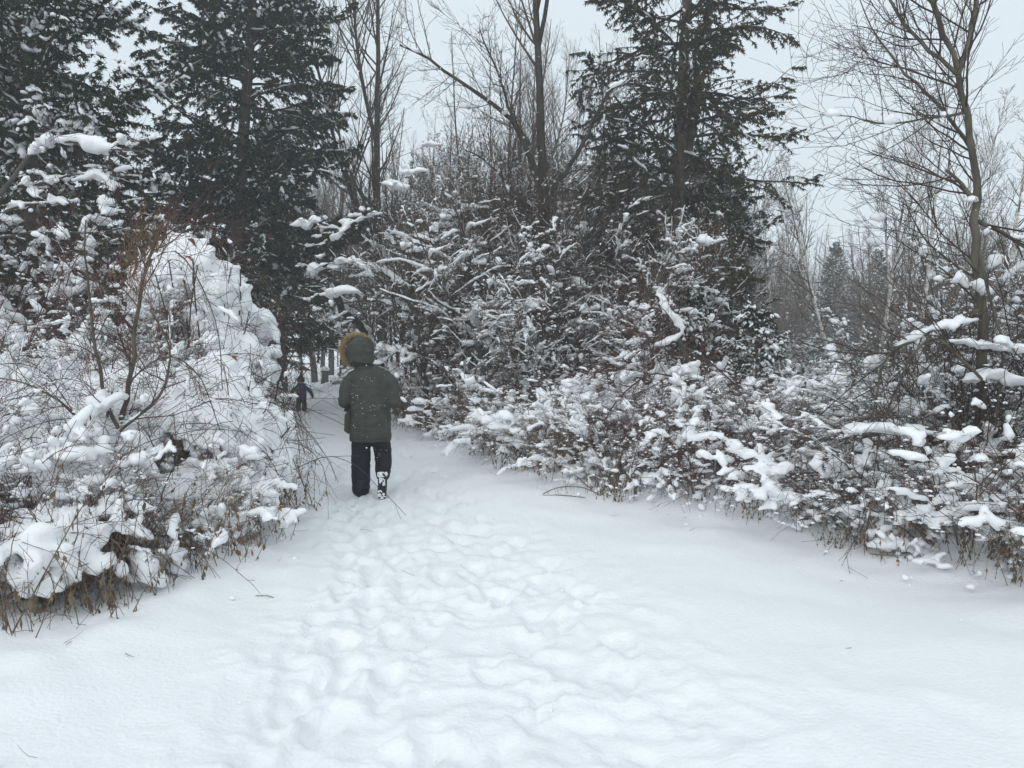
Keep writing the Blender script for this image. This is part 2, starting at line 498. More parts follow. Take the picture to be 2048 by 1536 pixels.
# ------------------------------------------------------------------ plant builders
def bare_tree(seed, H, r0, n1=26, n2=6, n3=5, n4=0, t0=0.25, a1=(.5, .95), spread=.34, up=.10, wob=.05, mtr=M_bark, mtw=M_twig, snow=0.0, fork=0, lean=.03, sw=(.012, .03), twigk=1.0, bold=1):
    rng = np.random.default_rng(seed)
    tr, br, sn = MB(), MB(), MB()
    T = grow([[0, 0, -.15]], [[rng.normal(0, lean), rng.normal(0, lean), 1]], [H], 16, wob * .5, .03, rng)
    TR = taper([r0], 16, .12, .9)
    tubes(tr, T, TR, 9)
    L1 = T; R1 = TR
    if fork:
        S, D, rp, t = spawn(T, TR, fork, t0 + .02, min(t0 + .35, .8), .3, .6, rng)
        F = grow(S, D, H * (1 - t) * .95, 16, wob * .6, .12, rng)
        FR = taper(rp * .72, 16, .12)
        tubes(tr, F, FR, 7)
        L1 = np.concatenate([T, F]); R1 = np.concatenate([TR, FR])
    S, D, rp, t = spawn(L1, R1, n1, t0, .98, a1[0], a1[1], rng)
    ln = H * spread * (1.08 - t) ** .75 * rng.uniform(.55, 1.15, len(t))
    A = grow(S, D, ln, 9, wob, up, rng); AR = taper(np.minimum(rp * .5, .004 + ln * .012), 9, .22)
    tubes(br, A, AR, 5)
    S, D, rp, t = spawn(A, AR, n2, .15, .98, .45, .9, rng)
    lp = np.repeat(ln, n2)
    l2 = lp * .5 * (1.1 - t) * rng.uniform(.6, 1.2, len(t))
    B = grow(S, D, l2, 5, wob * 1.5, up, rng); BR = taper(np.maximum(rp * .6, .0025), 5, .4)
    tubes(br, B, BR, 3)
    S, D, rp, t = spawn(B, BR, n3, .2, 1, .4, .9, rng)
    l3 = np.repeat(l2, n3) * .55 * rng.uniform(.5, 1.2, len(t))
    Cc = grow(S, D, l3, 3, wob * 2, up * .8, rng); CR = taper(np.maximum(rp * .65, .002) * twigk, 3, .55)
    tubes(br, Cc, CR, 3)
    if n4:
        S, D, rp, t = spawn(Cc, CR, n4, .25, 1, .4, .9, rng)
        E = grow(S, D, np.repeat(l3, n4) * .6, 3, wob * 2, up * .6, rng)
        tubes(br, E, taper(np.maximum(rp * .7, .0018) * twigk, 3, .6), 3)
    out = [('trunk', tr.mesh('trunk', mtr)), ('crown', br.mesh('crown', mtw))]
    if snow > 0:
        snow_runs(sn, L1, R1, 7, .07, .2, sw[0] * bold, sw[1] * 1.4 * bold, rng, keep=snow, big=.1, M=9)
        snow_runs(sn, A, AR, 2, .3, .9, sw[0] * bold, sw[1] * bold, rng, keep=snow, big=.2, M=12)
        snow_runs(sn, B, BR, 1, .3, .8, sw[0] * .7, sw[1] * .7, rng, sides=5, M=5, keep=snow * (.6 if bold == 1 else .4))
        snow_runs(sn, Cc, CR, 1, .4, .9, sw[0] * .5, sw[1] * .5, rng, sides=4, M=4, keep=snow * (.5 if bold == 1 else .22))
        tip, _, _ = at_t(B, rng.uniform(.2, 1, (len(B), 1)))
        tip = tip[:, 0][rng.uniform(0, 1, len(B)) < snow * .22]
        s = rng.uniform(.6, 1.7, len(tip)) * sw[1]
        blobs(sn, tip + [0, 0, .01], np.stack([s * 1.3, s, s * .8], -1), rng, 1, .2)
        out.append(('snow', sn.mesh('snow', M_snow), 'stuff'))
    return out

def cedar(seed, H, r0, cb, Rm, nb=110, nk=12, ns=13, mfol=M_cedar, snow=.5, droop=-.05, sp=.17, open_=0.0, twin=False, top=1.0, shape=.8, runs=.5, big=1.0, bw=.09, zr=.0):
    """white cedar: drooping boughs that turn up at the end, hung with flat sprays"""
    rng = np.random.default_rng(seed)
    tr, br, fo, sn = MB(), MB(), MB(), MB()
    T = grow([[0, 0, -.2]], [[0.01, 0, 1]], [H], 14, .02, .05, rng); TR = taper([r0], 14, .1)
    tubes(tr, T, TR, 10)
    if twin:
        T2 = grow([T[0, 4]], [[.2, -.05, 1]], [H * .7], 14, .02, .07, rng); TR2 = taper([r0 * .75], 14, .1)
        tubes(tr, T2, TR2, 9)
    t = np.sort(rng.uniform(cb / H, .985, nb))
    S, Tg, i = at_t(T, t[None]); S = S[0]
    a = np.arange(nb) * 2.39996 + rng.uniform(-.5, .5, nb)
    rel = (t - cb / H) / (1 - cb / H)
    ln = Rm * (1 - rel ** 1.6) ** shape * rng.uniform(.78, 1.12, nb) * np.clip(.8 + rel * 5, .8, 1) + .15
    if open_:
        ln *= 1 + open_ * noise3(np.stack([np.cos(a), np.sin(a), t * 6], -1), 1.3, seed)
    D = np.stack([np.cos(a), np.sin(a), rng.uniform(-.1 - zr, .35 + zr, nb) + rel * .5], -1)
    A = grow(S, D, ln, 10, bw, np.linspace(droop, droop, nb), rng)
    # tips turn upwards
    s = np.linspace(0, 1, 10)
    A[..., 2] += (ln[:, None] * .22) * s[None] ** 3
    AR = taper(np.minimum(.01 + ln * .011, r0 * .5), 10, .15)
    tubes(br, A, AR, 5)
    S, D, rp, tt = spawn(A, AR, nk, .12, 1.0, .4, 1.0, rng, flatz=.35 + zr)
    l2 = np.repeat(ln, nk) * .40 * (1.15 - tt) * rng.uniform(.6, 1.2, len(tt)) + .12
    B = grow(S, D, l2, 5, .12, -.09, rng); BR = taper(np.maximum(rp * .45, .003), 5, .4)
    tubes(br, B, BR, 3)
    # sprays
    t3 = np.clip((np.arange(ns)[None] + rng.uniform(0, 1, (len(B), ns))) / ns, .05, 1)
    S3, T3, _ = at_t(B, t3)
    S3 = S3.reshape(-1, 3); T3 = T3.reshape(-1, 3)
    dens = noise3(S3, 1.1, seed + 4) + .5 * noise3(S3, 3.1, seed + 5)
    keep = dens > (-1.1 + open_ * 1.1)
    S3, T3 = S3[keep], T3[keep]
    K = len(S3)
    rv = rng.normal(0, 1, (K, 3)); rv[:, 2] = rv[:, 2] * .4 - 1.0
    D3 = norm(T3 * .7 + rv * .75)
    side = norm(np.cross(D3, rng.normal(0, 1, (K, 3))))
    L = sp * rng.uniform(.55, 1.25, K)
    nl = 3
    V = np.zeros((K, nl, 3, 3))
    for q in range(nl):
        off = [0, .15, .35, .55][q]
        an = [0, .75, -.75, .6][q]
        le = [1, .62, .6, .45][q]
        base = S3 + D3 * (L * off * .9)[:, None] if q else S3
        d = D3 * math.cos(an) + side * math.sin(an)
        d[:, 2] -= .12 * rng.uniform(0, 1, K)
        wv = side * math.cos(an) - D3 * math.sin(an)
        hw = (.12 if q == 0 else .16) * L
        V[:, q, 0] = base + wv * hw[:, None]
        V[:, q, 1] = base - wv * hw[:, None]
        V[:, q, 2] = base + d * (L * le)[:, None]
    Tt = np.arange(K * nl * 3).reshape(-1, 3)
    fo.add(V.reshape(-1, 3), Tt)
    # snow
    if snow > 0:
        cl = noise3(S3, 1.7, seed + 8) + .35 * rng.normal(0, 1, K)
        up = cl > (1.35 - snow)
        pick = np.where(up)[0]
        pick = pick[rng.uniform(0, 1, len(pick)) < .5]
        s_ = rng.uniform(.02, .048, len(pick)) * (1 + .7 * (rng.uniform(0, 1, len(pick)) < .10)) * big
        dd = D3[pick].copy(); dd[:, 2] -= .15
        blobs(sn, S3[pick] + D3[pick] * .05 + [0, 0, .025], np.stack([s_ * rng.uniform(1.2, 2.6, len(pick)), s_, s_ * .7], -1), rng, 1, .14, dirs=dd, under=.9)
        snow_runs(sn, A, AR, 2, .1, .35, .02 * big, .05 * big, rng, keep=runs)
        snow_runs(sn, B, BR, 1, .3, .7, .012 * big, .03 * big, rng, sides=5, M=5, keep=runs * .8)
    o = [('trunk', tr.mesh('trunk', M_cedarbark)), ('boughs', br.mesh('boughs', M_barkd)), ('foliage', fo.mesh('foliage', mfol, False), 'stuff')]
    if snow > 0:
        o.append(('snow', sn.mesh('snow', M_snow), 'stuff'))
    print('cedar', K * nl)
    return o

def shrub(seed, R, H, ns=34, nt=10, nu=5, cov=.0, bs=(.05, .12), mtw=M_twigd, vox=.02, arch=-.09, stem_r=.006, hang=0.0, wild=30, flatten=1.0, thr=.0, sm=1, runs=.95, fine=.0021, dec=.2):
    """tangled snow laden shrub: arching stems with snow pillows caught in them"""
    rng = np.random.default_rng(seed)
    st, tw, sn = MB(), MB(), MB()
    a = rng.uniform(0, 2 * PI, ns); rr = R * .35 * np.sqrt(rng.uniform(0, 1, ns))
    S = np.stack([np.cos(a) * rr, np.sin(a) * rr, np.full(ns, -.1)], -1)
    D = np.stack([np.cos(a) * rng.uniform(.1, .9, ns), np.sin(a) * rng.uniform(.1, .9, ns), np.ones(ns)], -1)
    L = (H + R * .9) * rng.uniform(.65, 1.1, ns)
    A = grow(S, D, L, 11, .07, arch * np.linspace(.5, 1.5, ns), rng); AR = taper(stem_r * rng.uniform(.7, 1.5, ns), 11, .35)
    tubes(st, A, AR, 5)
    S, D, rp, t = spawn(A, AR, nt, .2, 1, .4, 1.1, rng)
    L2 = np.repeat(L, nt) * .33 * (1.2 - t) * rng.uniform(.6, 1.3, len(t))
    B = grow(S, D, L2, 5, .12, arch * .5 - hang * .1, rng); BR = taper(np.maximum(rp * .6, fine * 1.3), 5, .5)
    tubes(tw, B, BR, 3)
    S, D, rp, t = spawn(B, BR, nu, .2, 1, .4, 1.0, rng)
    L3 = np.repeat(L2, nu) * .55 * rng.uniform(.5, 1.3, len(t))
    Cc = grow(S, D, L3, 3, .16, -hang * .25, rng); CR = np.maximum(taper(rp * .7, 3, .6), fine)
    tubes(tw, Cc, CR, 3)
    # long wild canes sweeping over the top
    if wild:
        a = rng.uniform(0, 2 * PI, wild)
        S = np.stack([np.cos(a) * R * .3, np.sin(a) * R * .3, np.full(wild, H * .3)], -1)
        D = np.stack([np.cos(a + 1.0) * .5, np.sin(a + 1.0) * .5, np.ones(wild)], -1)
        W = grow(S, D, rng.uniform(.8, 1.5, wild) * H * 1.1, 12, .07, -.13, rng)
        WR = taper(rng.uniform(.0028, .0055, wild), 12, .5)
        tubes(tw, W, WR, 3)
        S, D, rp, tt = spawn(W, WR, 5, .2, 1, .4, 1.1, rng)
        tubes(tw, grow(S, D, rng.uniform(.06, .3, len(S)), 4, .12, -.06, rng), taper(rp * .6, 4, .6), 3)
    # snow caught on the stems
    for PP, RR, k, w0, w1, q in ((A, AR, 4, bs[0] * .35, bs[1] * .42, 6), (B, BR, 2, bs[0] * .22, bs[1] * .34, 5)):
        c = noise3(PP[:, PP.shape[1] // 2], 2.2, seed + 1)
        sel = c > (-.35 - cov)
        snow_runs(sn, PP[sel], RR[sel], k, .12, .4, w0, w1, rng, sides=q, M=6, keep=runs)
    t3 = rng.uniform(.15, 1, (len(B), 3))
    S3, T3, _ = at_t(B, t3); S3 = S3.reshape(-1, 3); T3 = T3.reshape(-1, 3)
    f = noise3(S3, 2.6, seed + 2) + .4 * noise3(S3, 7, seed + 3) + .25 * (S3[:, 2] / H - .5)
    sel = (f > (.27 - cov)) & (S3[:, 2] > .02)
    S3, T3, f = S3[sel], T3[sel], f[sel]
    s = bs[0] * .55 + (bs[1] * .8 - bs[0] * .55) * rng.uniform(0, 1, len(S3)) ** 2 * np.clip(.6 + f, .5, 1.3)
    clumps(sn, S3, s, rng, 4, dirs=T3)
    nlow = 130
    a = rng.uniform(0, 2 * PI, nlow); rr = R * rng.uniform(.3, 1.05, nlow)
    s = rng.uniform(bs[0], bs[1], nlow) * .6
    clumps(sn, np.stack([np.cos(a) * rr, np.sin(a) * rr, rng.uniform(0, .5, nlow) ** 1.5 * H], -1), s, rng, 4)
    me = remesh(sn, 'snow', M_snow, vox, sm, .017, 10, seed, .008, 28, dec=dec)
    # small flecks on the fine twigs
    fl = MB()
    t4 = rng.uniform(.2, 1, (len(Cc), 1)); S4, _, _ = at_t(Cc, t4); S4 = S4[:, 0]
    S4 = S4[rng.uniform(0, 1, len(S4)) < .35]
    s = rng.uniform(.008, .022, len(S4))
    blobs(fl, S4 + [0, 0, .004], np.stack([s * 1.4, s, s * .8], -1), rng, 1, .2)
    return [('stem', st.mesh('stem', mtw)), ('twigs', tw.mesh('twigs', mtw), 'stuff'), ('snow', me, 'stuff'), ('snow_flecks', fl.mesh('snow_flecks', M_snow), 'stuff')]

def weeds(seed, R, H, n=26, mtw=M_weed, leaf=True):
    rng = np.random.default_rng(seed)
    st, lf = MB(), MB()
    a = rng.uniform(0, 2 * PI, n); rr = R * np.sqrt(rng.uniform(0, 1, n))
    S = np.stack([np.cos(a) * rr, np.sin(a) * rr, np.full(n, -.08)], -1)
    D = np.stack([rng.normal(0, .22, n), rng.normal(0, .22, n), np.ones(n)], -1)
    L = H * rng.uniform(.4, 1.1, n)
    A = grow(S, D, L, 8, .06, -.03, rng)
    tubes(st, A, taper(rng.uniform(.0018, .0042, n), 8, .5), 4)
    AR = taper([.003] * n, 8, .5)
    S, D, rp, t = spawn(A, AR, 6, .35, 1, .4, 1.0, rng)
    B = grow(S, D, np.repeat(L, 6) * .18 * rng.uniform(.4, 1.2, n * 6), 4, .15, -.1, rng)
    tubes(st, B, taper([.0014] * len(B), 4, .6), 3)
    out = [('stalks', st.mesh('stalks', mtw), 'stuff')]
    if leaf:
        S, T, _ = at_t(A, rng.uniform(.2, 1, (n, 9)))
        S = S.reshape(-1, 3)[rng.uniform(0, 1, n * 9) < .6]
        K = len(S)
        d = norm(np.stack([rng.normal(0, .35, K), rng.normal(0, .35, K), -np.ones(K)], -1))
        w = norm(np.cross(d, rng.normal(0, 1, (K, 3))))
        nn = np.cross(d, w)
        l = rng.uniform(.025, .065, K)[:, None]; ww = l * rng.uniform(.14, .3, (K, 1))
        V = np.stack([S, S + d * l * .45 + w * ww + nn * ww * .4, S + d * l * .5 - nn * ww * .3, S + d * l * .45 - w * ww + nn * ww * .4, S + d * l + nn * ww * .5], 1)
        b = (np.arange(K) * 5)[:, None]
        T = np.concatenate([b + np.array([[0, 1, 2]]), b + np.array([[0, 2, 3]]), b + np.array([[1, 4, 2]]), b + np.array([[2, 4, 3]])])
        lf.add(V.reshape(-1, 3), T)
        out.append(('withered_leaves', lf.mesh('withered_leaves', M_leafb if seed % 3 == 0 else mtw), 'stuff'))
    return out
#@@SPLIT@@
# ------------------------------------------------------------------ left bank: snow mound over vines
def spread(pts, z=None):
    return [(p[0], p[1], z if z is not None else gz(p[0], p[1])) for p in pts]

def mound(seed, name, label, loc, bumps, n, bs, thr, vox=.024, curtain=120, fine=700, mtw=M_twigd, out=.9, heap=.2):
    """bumps: list of (dx, dy, radius_x, radius_y, height)"""
    rng = np.random.default_rng(seed)
    ox, oy = loc
    t = thing(name, label, 'bush', (ox, oy, gz(ox, oy)))
    dep = np.array([b[5] if len(b) > 5 else .5 for b in bumps]); bumps = [b[:5] for b in bumps]
    def Hf(x, y):
        h = np.zeros_like(x)
        for (bx, by, rx, ry, hh) in bumps:
            d = np.sqrt(((x - bx) / rx) ** 2 + ((y - by) / ry) ** 2)
            h = np.maximum(h, hh * np.clip(1 - d ** 3, 0, 1) ** .34)
        h = h * (1 + heap * noise2(x + ox, y + oy, 1.7, seed + 40) + heap * .7 * noise2(x + ox, y + oy, 3.9, seed + 41))
        return h
    w = np.array([b[2] * b[3] for b in bumps]); w = w / w.sum()
    ch = rng.choice(len(bumps), n, p=w)
    B = np.array(bumps)[ch]
    a = rng.uniform(0, 2 * PI, n); r = np.sqrt(rng.uniform(0, 1, n)) * .99
    x = B[:, 0] + np.cos(a) * r * B[:, 2]; y = B[:, 1] + np.sin(a) * r * B[:, 3]
    h = Hf(x, y)
    z = h * (1 - dep[ch] * rng.uniform(0, 1, n) ** 2.2)
    P = np.stack([x, y, z], -1)
    P = P + np.stack([noise3(P, 2.4, seed + 50 + q) for q in range(3)], -1) * .11
    f = noise3(P, 1.9, seed) + .5 * noise3(P, 5.0, seed + 1)
    sel = (f > thr) & (z > .03)
    P, f, h2 = P[sel], f[sel], h[sel]
    eps = .08
    gx = (Hf(P[:, 0] + eps, P[:, 1]) - Hf(P[:, 0] - eps, P[:, 1])) / (2 * eps)
    gy = (Hf(P[:, 0], P[:, 1] + eps) - Hf(P[:, 0], P[:, 1] - eps)) / (2 * eps)
    g = np.clip(np.sqrt(gx ** 2 + gy ** 2), 0, 1.3) / np.maximum(np.sqrt(gx ** 2 + gy ** 2), 1e-6)
    D = norm(np.stack([-gx * g, -gy * g, -(np.clip(gx ** 2 + gy ** 2, 0, 1.2)) * .8], -1) + np.array([1e-4, 0, 0]))
    s = rng.uniform(bs[0], bs[1], len(P)) * np.clip(.7 + f * .6, .6, 1.35)
    sn = MB()
    blobs(sn, P, np.stack([s * 1.25, s * .9, s * .55], -1), rng, 2, .08, dirs=D)
    q = rng.uniform(0, 1, len(P)) < .5
    clumps(sn, P[q] + [0, 0, .05], s[q] * .7, rng, 4)
    me = remesh(sn, 'snow', M_snow, vox, 1, .022, 6, seed, .012, 17, dec=.2)
    part('snow', me, t, 'stuff')
    # twigs: poke out of the snow and arch over it
    tw = MB()
    for (cnt, l0, l1, rad, dr, nseg) in ((fine, .25, .8, .0024, -.16, 9), (fine // 4, .8, 1.6, .0036, -.14, 12)):
        ch = rng.choice(len(bumps), cnt, p=w); Bq = np.array(bumps)[ch]
        a = rng.uniform(0, 2 * PI, cnt); r = np.sqrt(rng.uniform(0, 1, cnt))
        x = Bq[:, 0] + np.cos(a) * r * Bq[:, 2]; y = Bq[:, 1] + np.sin(a) * r * Bq[:, 3]
        z = Hf(x, y) - rng.uniform(.05, .3, cnt)
        ok = z > -.05
        x, y, z = x[ok], y[ok], z[ok]; k = len(x)
        S = np.stack([x, y, z], -1)
        Dd = np.stack([rng.normal(0, .55, k), rng.normal(0, .55, k) - .2, rng.uniform(.2, 1.2, k)], -1)
        A = grow(S, Dd, rng.uniform(l0, l1, k), nseg, .09, dr, rng)
        A[..., 2] = np.maximum(A[..., 2], 0.02)
        AR = taper(rad * rng.uniform(.6, 1.5, k), nseg, .5)
        tubes(tw, A, AR, 3)
        S, Dd, rp, tt = spawn(A, AR, 3, .3, 1, .4, 1.1, rng)
        Bc = grow(S, Dd, rng.uniform(.06, .28, len(S)), 3, .12, -.05, rng)
        tubes(tw, Bc, np.maximum(taper(rp * .7, 3, .6), .0015), 3)
    part('twigs', tw.mesh('twigs', mtw), t, 'stuff')
    # curtain of hanging stems under the overhanging snow
    if curtain:
        cu = MB()
        ch = rng.choice(len(bumps), curtain, p=w); Bq = np.array(bumps)[ch]
        a = rng.uniform(-2.6, .9, curtain)
        r = rng.uniform(.55, .98, curtain)
        x = Bq[:, 0] + np.cos(a) * r * Bq[:, 2]; y = Bq[:, 1] + np.sin(a) * r * Bq[:, 3]
        z = Hf(x, y)
        S = np.stack([x, y, z], -1)
        Dd = np.stack([np.cos(a) * out, np.sin(a) * out, rng.uniform(-.3, .5, curtain)], -1)
        A = grow(S, Dd, rng.uniform(.5, 1.1, curtain) * (z * .7 + .3), 12, .1, -.3, rng)
        A[..., 2] = np.maximum(A[..., 2], 0.02)
        AR = taper(.003 * rng.uniform(.6, 1.6, curtain), 12, .45)
        tubes(cu, A, AR, 3)
        S, Dd, rp, tt = spawn(A, AR, 6, .2, 1, .3, .9, rng)
        Bc = grow(S, Dd, rng.uniform(.08, .35, len(S)), 4, .12, -.15, rng)
        tubes(cu, Bc, np.maximum(taper(rp * .7, 4, .6), .0014), 3)
        part('hanging_vines', cu.mesh('hanging_vines', M_twig), t, 'stuff')
        # shadowy inner stems that carry the load
        inn = MB()
        k = curtain
        ch = rng.choice(len(bumps), k, p=w); Bq = np.array(bumps)[ch]
        a = rng.uniform(0, 2 * PI, k); r = rng.uniform(0, .85, k)
        x = Bq[:, 0] + np.cos(a) * r * Bq[:, 2]; y = Bq[:, 1] + np.sin(a) * r * Bq[:, 3]
        z = Hf(x, y)
        S = np.stack([x, y, np.full(k, -.05)], -1)
        A = grow(S, np.stack([rng.normal(0, .3, k), rng.normal(0, .3, k), np.ones(k)], -1), z * 1.02, 7, .1, .05, rng)
        AR = taper(.009 * rng.uniform(.5, 1.6, k), 7, .5)
        tubes(inn, A, AR, 4)
        S, Dd, rp, tt = spawn(A, AR, 6, .3, 1, .5, 1.2, rng)
        Bc = grow(S, Dd, rng.uniform(.15, .45, len(S)), 4, .15, 0, rng)
        tubes(inn, Bc, taper(rp * .6, 4, .5), 3)
        part('inner_stems', inn.mesh('inner_stems', M_barkd), t, 'stuff')
    return t, Hf

# tall back mound with the rounded snow cap
mound(21, 'vine_mound', 'tall peaked bush smothered in vines and snow beside the path, left of the walker', (-3.62, 8.6),
      [(-.1, .1, .55, .6, 2.42), (.28, 0, .42, .55, 2.25, .35), (.6, .1, .40, .55, 1.85, .3), (-.75, .1, .7, .8, 1.5), (.2, .4, .4, .9, 1.1), (.2, -.9, .4, .8, .85)],
      3300, (.05, .14), -.3, curtain=120, fine=280, out=.25, heap=.10)
# low front mound rolling towards the path
mound(22, 'vine_mound', 'broad low snow-buried bramble bank at the lower left, thin stems arching over it', (-3.0, 6.3),
      [(-.1, .2, 1.25, 1.1, 1.05), (-1.3, .3, 1.3, 1.2, 1.2), (.0, .9, .75, 1.0, 1.12), (.5, -.2, .58, .8, .58, 1.0), (-.3, -.9, .9, .7, .60, 1.0), (.05, 1.6, .42, 1.0, .95, .9)],
      5600, (.05, .13), -.62, curtain=110, fine=640, out=.45)
mound(23, 'vine_mound', 'snow-covered bramble bank at the left edge in front of the red-stemmed bushes', (-5.2, 7.3),
      [(0, 0, 1.3, 1.3, 1.08), (-1.3, .3, 1.3, 1.3, 1.15), (.3, 1.2, 1.1, 1.0, 1.15), (-.2, -1.4, 1.2, 1.0, .8)],
      2600, (.07, .16), -.2, vox=.03, curtain=110, fine=450)
mound(24, 'vine_mound', 'small snow-capped clump of dead stalks in the bottom left corner', (-2.95, 4.35),
      [(0, 0, .55, .5, .46, 1.0), (-.6, .2, .6, .6, .62, .9), (.35, .45, .45, .5, .34, 1.0)],
      1000, (.04, .10), -.2, vox=.018, curtain=50, fine=220, mtw=M_twigr)

# ------------------------------------------------------------------ shrub variants and the right hedge
SH = [shrub(101, .85, 1.15, cov=.19, bs=(.035, .088), mtw=M_twigh),
      shrub(102, .95, 1.30, cov=.2, bs=(.038, .095), mtw=M_twigh),
      shrub(103, .80, 1.00, cov=.18, bs=(.04, .11), mtw=M_twigt),
      shrub(104, .90, 1.20, cov=.17, bs=(.035, .088), mtw=M_twigr, nt=9),
      shrub(105, 1.0, .95, cov=.20, bs=(.05, .12), mtw=M_twigh),
      shrub(106, .75, .75, cov=.2, bs=(.038, .095), mtw=M_twigh, hang=.5)]
SHT = [shrub(111, 1.1, 2.6, ns=30, nt=11, nu=4, cov=.05, bs=(.05, .11), mtw=M_twigr, vox=.026, dec=.2, stem_r=.009, arch=-.05),
       shrub(112, 1.2, 2.2, ns=34, nt=11, nu=5, cov=-.02, bs=(.05, .11), mtw=M_twigd, vox=.026, dec=.2, stem_r=.009, arch=-.06, hang=.4)]

for i, (x, y, z, sc_, v, lab) in enumerate([(-2.35, 5.45, .05, .55, 2, 'snow-clotted bramble at the front right corner of the left bank'), (-2.85, 4.95, .0, .5, 0, 'snow-clotted bramble just right of the left sapling\'s foot'),
        (-3.45, 5.2, .1, .6, 4, 'snow-clotted bramble behind the left sapling\'s foot'), (-2.55, 6.5, .3, .55, 0, 'bramble bristling over the hollow in the left bank'), (-2.75, 6.0, .35, .55, 2, 'bramble in the hollow of the left bank'),
        (-4.2, 5.6, .25, .65, 3, 'red-twigged bramble on the left bank near the picture\'s left side'), (-3.3, 7.4, .7, .5, 4, 'bramble draped with snow under the peaked mound'), (-3.45, 7.9, 1.15, .38, 0, 'bramble on the right shoulder of the peaked mound'),
        (-3.7, 8.2, 1.6, .45, 2, 'bramble crowning the peaked mound'), (-3.9, 7.3, .7, .6, 0, 'bramble on the left slope of the peaked mound'), (-4.7, 6.7, .55, .7, 4, 'bramble amid the broad snow bank at the left'),
        (-3.1, 4.3, -.05, .42, 5, 'low bramble by the clump of stalks in the bottom left corner')]):
    place(SH[v], 'snowy_bramble', lab, 'shrub', (x, y, gz(x, y) + z), i * 1.37, sc_, 'brambles growing through the left snow bank')

def row(offs, y0, y1, step, seed, zs=(.85, 1.12)):
    """positions that follow the right edge of the clearing at a distance"""
    rng = np.random.default_rng(seed)
    pts = []
    yy = np.linspace(y0, y1, 400)
    X = redge(yy); P = np.stack([X, yy], -1)
    d = np.concatenate([[0], np.cumsum(np.linalg.norm(np.diff(P, axis=0), axis=1))])
    tan = norm(np.gradient(P, axis=0)); nrm = np.stack([tan[:, 1], -tan[:, 0]], -1)
    for s in np.arange(0, d[-1], step):
        i = min(np.searchsorted(d, s), 399)
        p = P[i] + nrm[i] * (offs + rng.uniform(-.2, .2)) + tan[i] * rng.uniform(-.25, .25)
        pts.append((p[0], p[1], rng.uniform(*zs), rng.uniform(0, 2 * PI)))
    return pts

LB_front = ['low snow-pillowed shrub at the near right corner, beside the tangled leaning tree', 'snow-loaded shrub at the foot of the leaning right-hand tree',
            'snowy bramble with dark stems behind the low twig clump at lower right', 'snowy shrub with brown stalks before it, left of the leaning right-hand tree',
            'rounded snowy shrub right of the bent arching stalks', 'snow-heaped shrub directly behind the bent arching stalks',
            'snowy shrub with dry grass at its foot, left of the bent arching stalks', 'low snowy shrub where the clearing narrows right of the walker',
            'small white-topped shrub at the path edge nearest the walker', 'snowy shrub on the path edge behind the walker\'s right arm',
            'snowy shrub at the bend of the path under the leaning snowy log', 'snowy shrub at the far end of the right-hand hedge']
k = 0
rs = np.random.default_rng(5)
for (x, y, s, rz) in row(.55, 4.3, 15.5, 1.05, 1):
    lab = LB_front[k] if k < len(LB_front) else 'snowy shrub in the front row of the right-hand hedge'
    place(SH[[3, 0, 5, 3, 1, 2, 4, 0, 5, 2, 0, 1][k % 12]], 'snowy_shrub', lab, 'shrub', (x, y, gz(x, y) - .02), rz, (s * .84, s * .84, s * .72), 'snow-laden shrubs of the right hedge, front row')
    k += 1
def scrub_label(j, x, y):
    u = 1024 + 1538 * x / y
    w = ['behind the walker', 'below the forked dark tree', 'behind the bent arching stalks', 'left of the slanting broken stem', 'behind the slanting broken stem', 'below the pointed far conifer', 'below the white birches', 'left of the leaning right-hand tree', 'behind the leaning right-hand tree', 'beyond the right picture edge']
    z = w[int(np.searchsorted([900, 1060, 1200, 1330, 1470, 1640, 1780, 1880, 2048], u))]
    r = ['just behind the hedge front', 'in the third line of the hedge', 'midway back in the scrub', 'past the middle of the scrub', 'well back in the scrub', 'near the back of the scrub', 'at the very back of the scrub'][j]
    return 'snow-capped tangled shrub ' + r + ', ' + z
for j, (off, y0, y1, st_) in enumerate([(1.75, 4.5, 16, 1.2), (2.9, 5, 17, 1.35), (4.2, 5, 18, 1.5), (5.7, 5, 20, 1.7), (7.6, 6, 22, 1.9), (10, 7, 25, 2.3), (13, 8, 27, 2.7)]):
    for (x, y, s, rz) in row(off, y0, y1, st_, 10 + j):
        v = int(rs.integers(0, 6))
        if y > 12.5 and x < 3 and j < 3:
            continue
        place(SH[v], 'snowy_shrub', scrub_label(j, x, y), 'shrub', (x, y, gz(x, y) - .02), rz, (s * rs.uniform(.85, 1.1),) * 2 + (s * (.68 - .03 * j) * rs.uniform(.85, 1.1),), 'scrub behind the front row of the right hedge')
# red-stemmed bushes on the left, behind the snow mounds
for i, (x, y, s, v, lab) in enumerate([(-6.3, 9.6, 1.0, 0, 'tall red-stemmed snowy bush behind the snow bank at the left edge'),
                                 (-6.7, 11.2, .85, 0, 'red-stemmed snowy bush right of the tallest one, under the nearer cedar'),
                                 (-7.6, 10.8, 1.15, 1, 'dark-stemmed snowy bush at the left edge below the white bough'),
                                 (-8.8, 9.0, 1.0, 0, 'red-stemmed snowy bush furthest left of the clearing'),
                                 (-6.3, 13.6, .8, 1, 'low dark snowy bush between the two left cedars'),
                                 (-5.0, 9.8, .5, 1, 'dark twiggy bush on the path side behind the peaked snow mound'),
                                 (-9.5, 12.5, 1.1, 1, 'snowy bush back at the left beside the cedar trunk')]):
    place(SHT[v], 'snowy_shrub', lab, 'shrub', (x, y, gz(x, y)), i * 1.3, s, 'tall bushes behind the left snow bank')

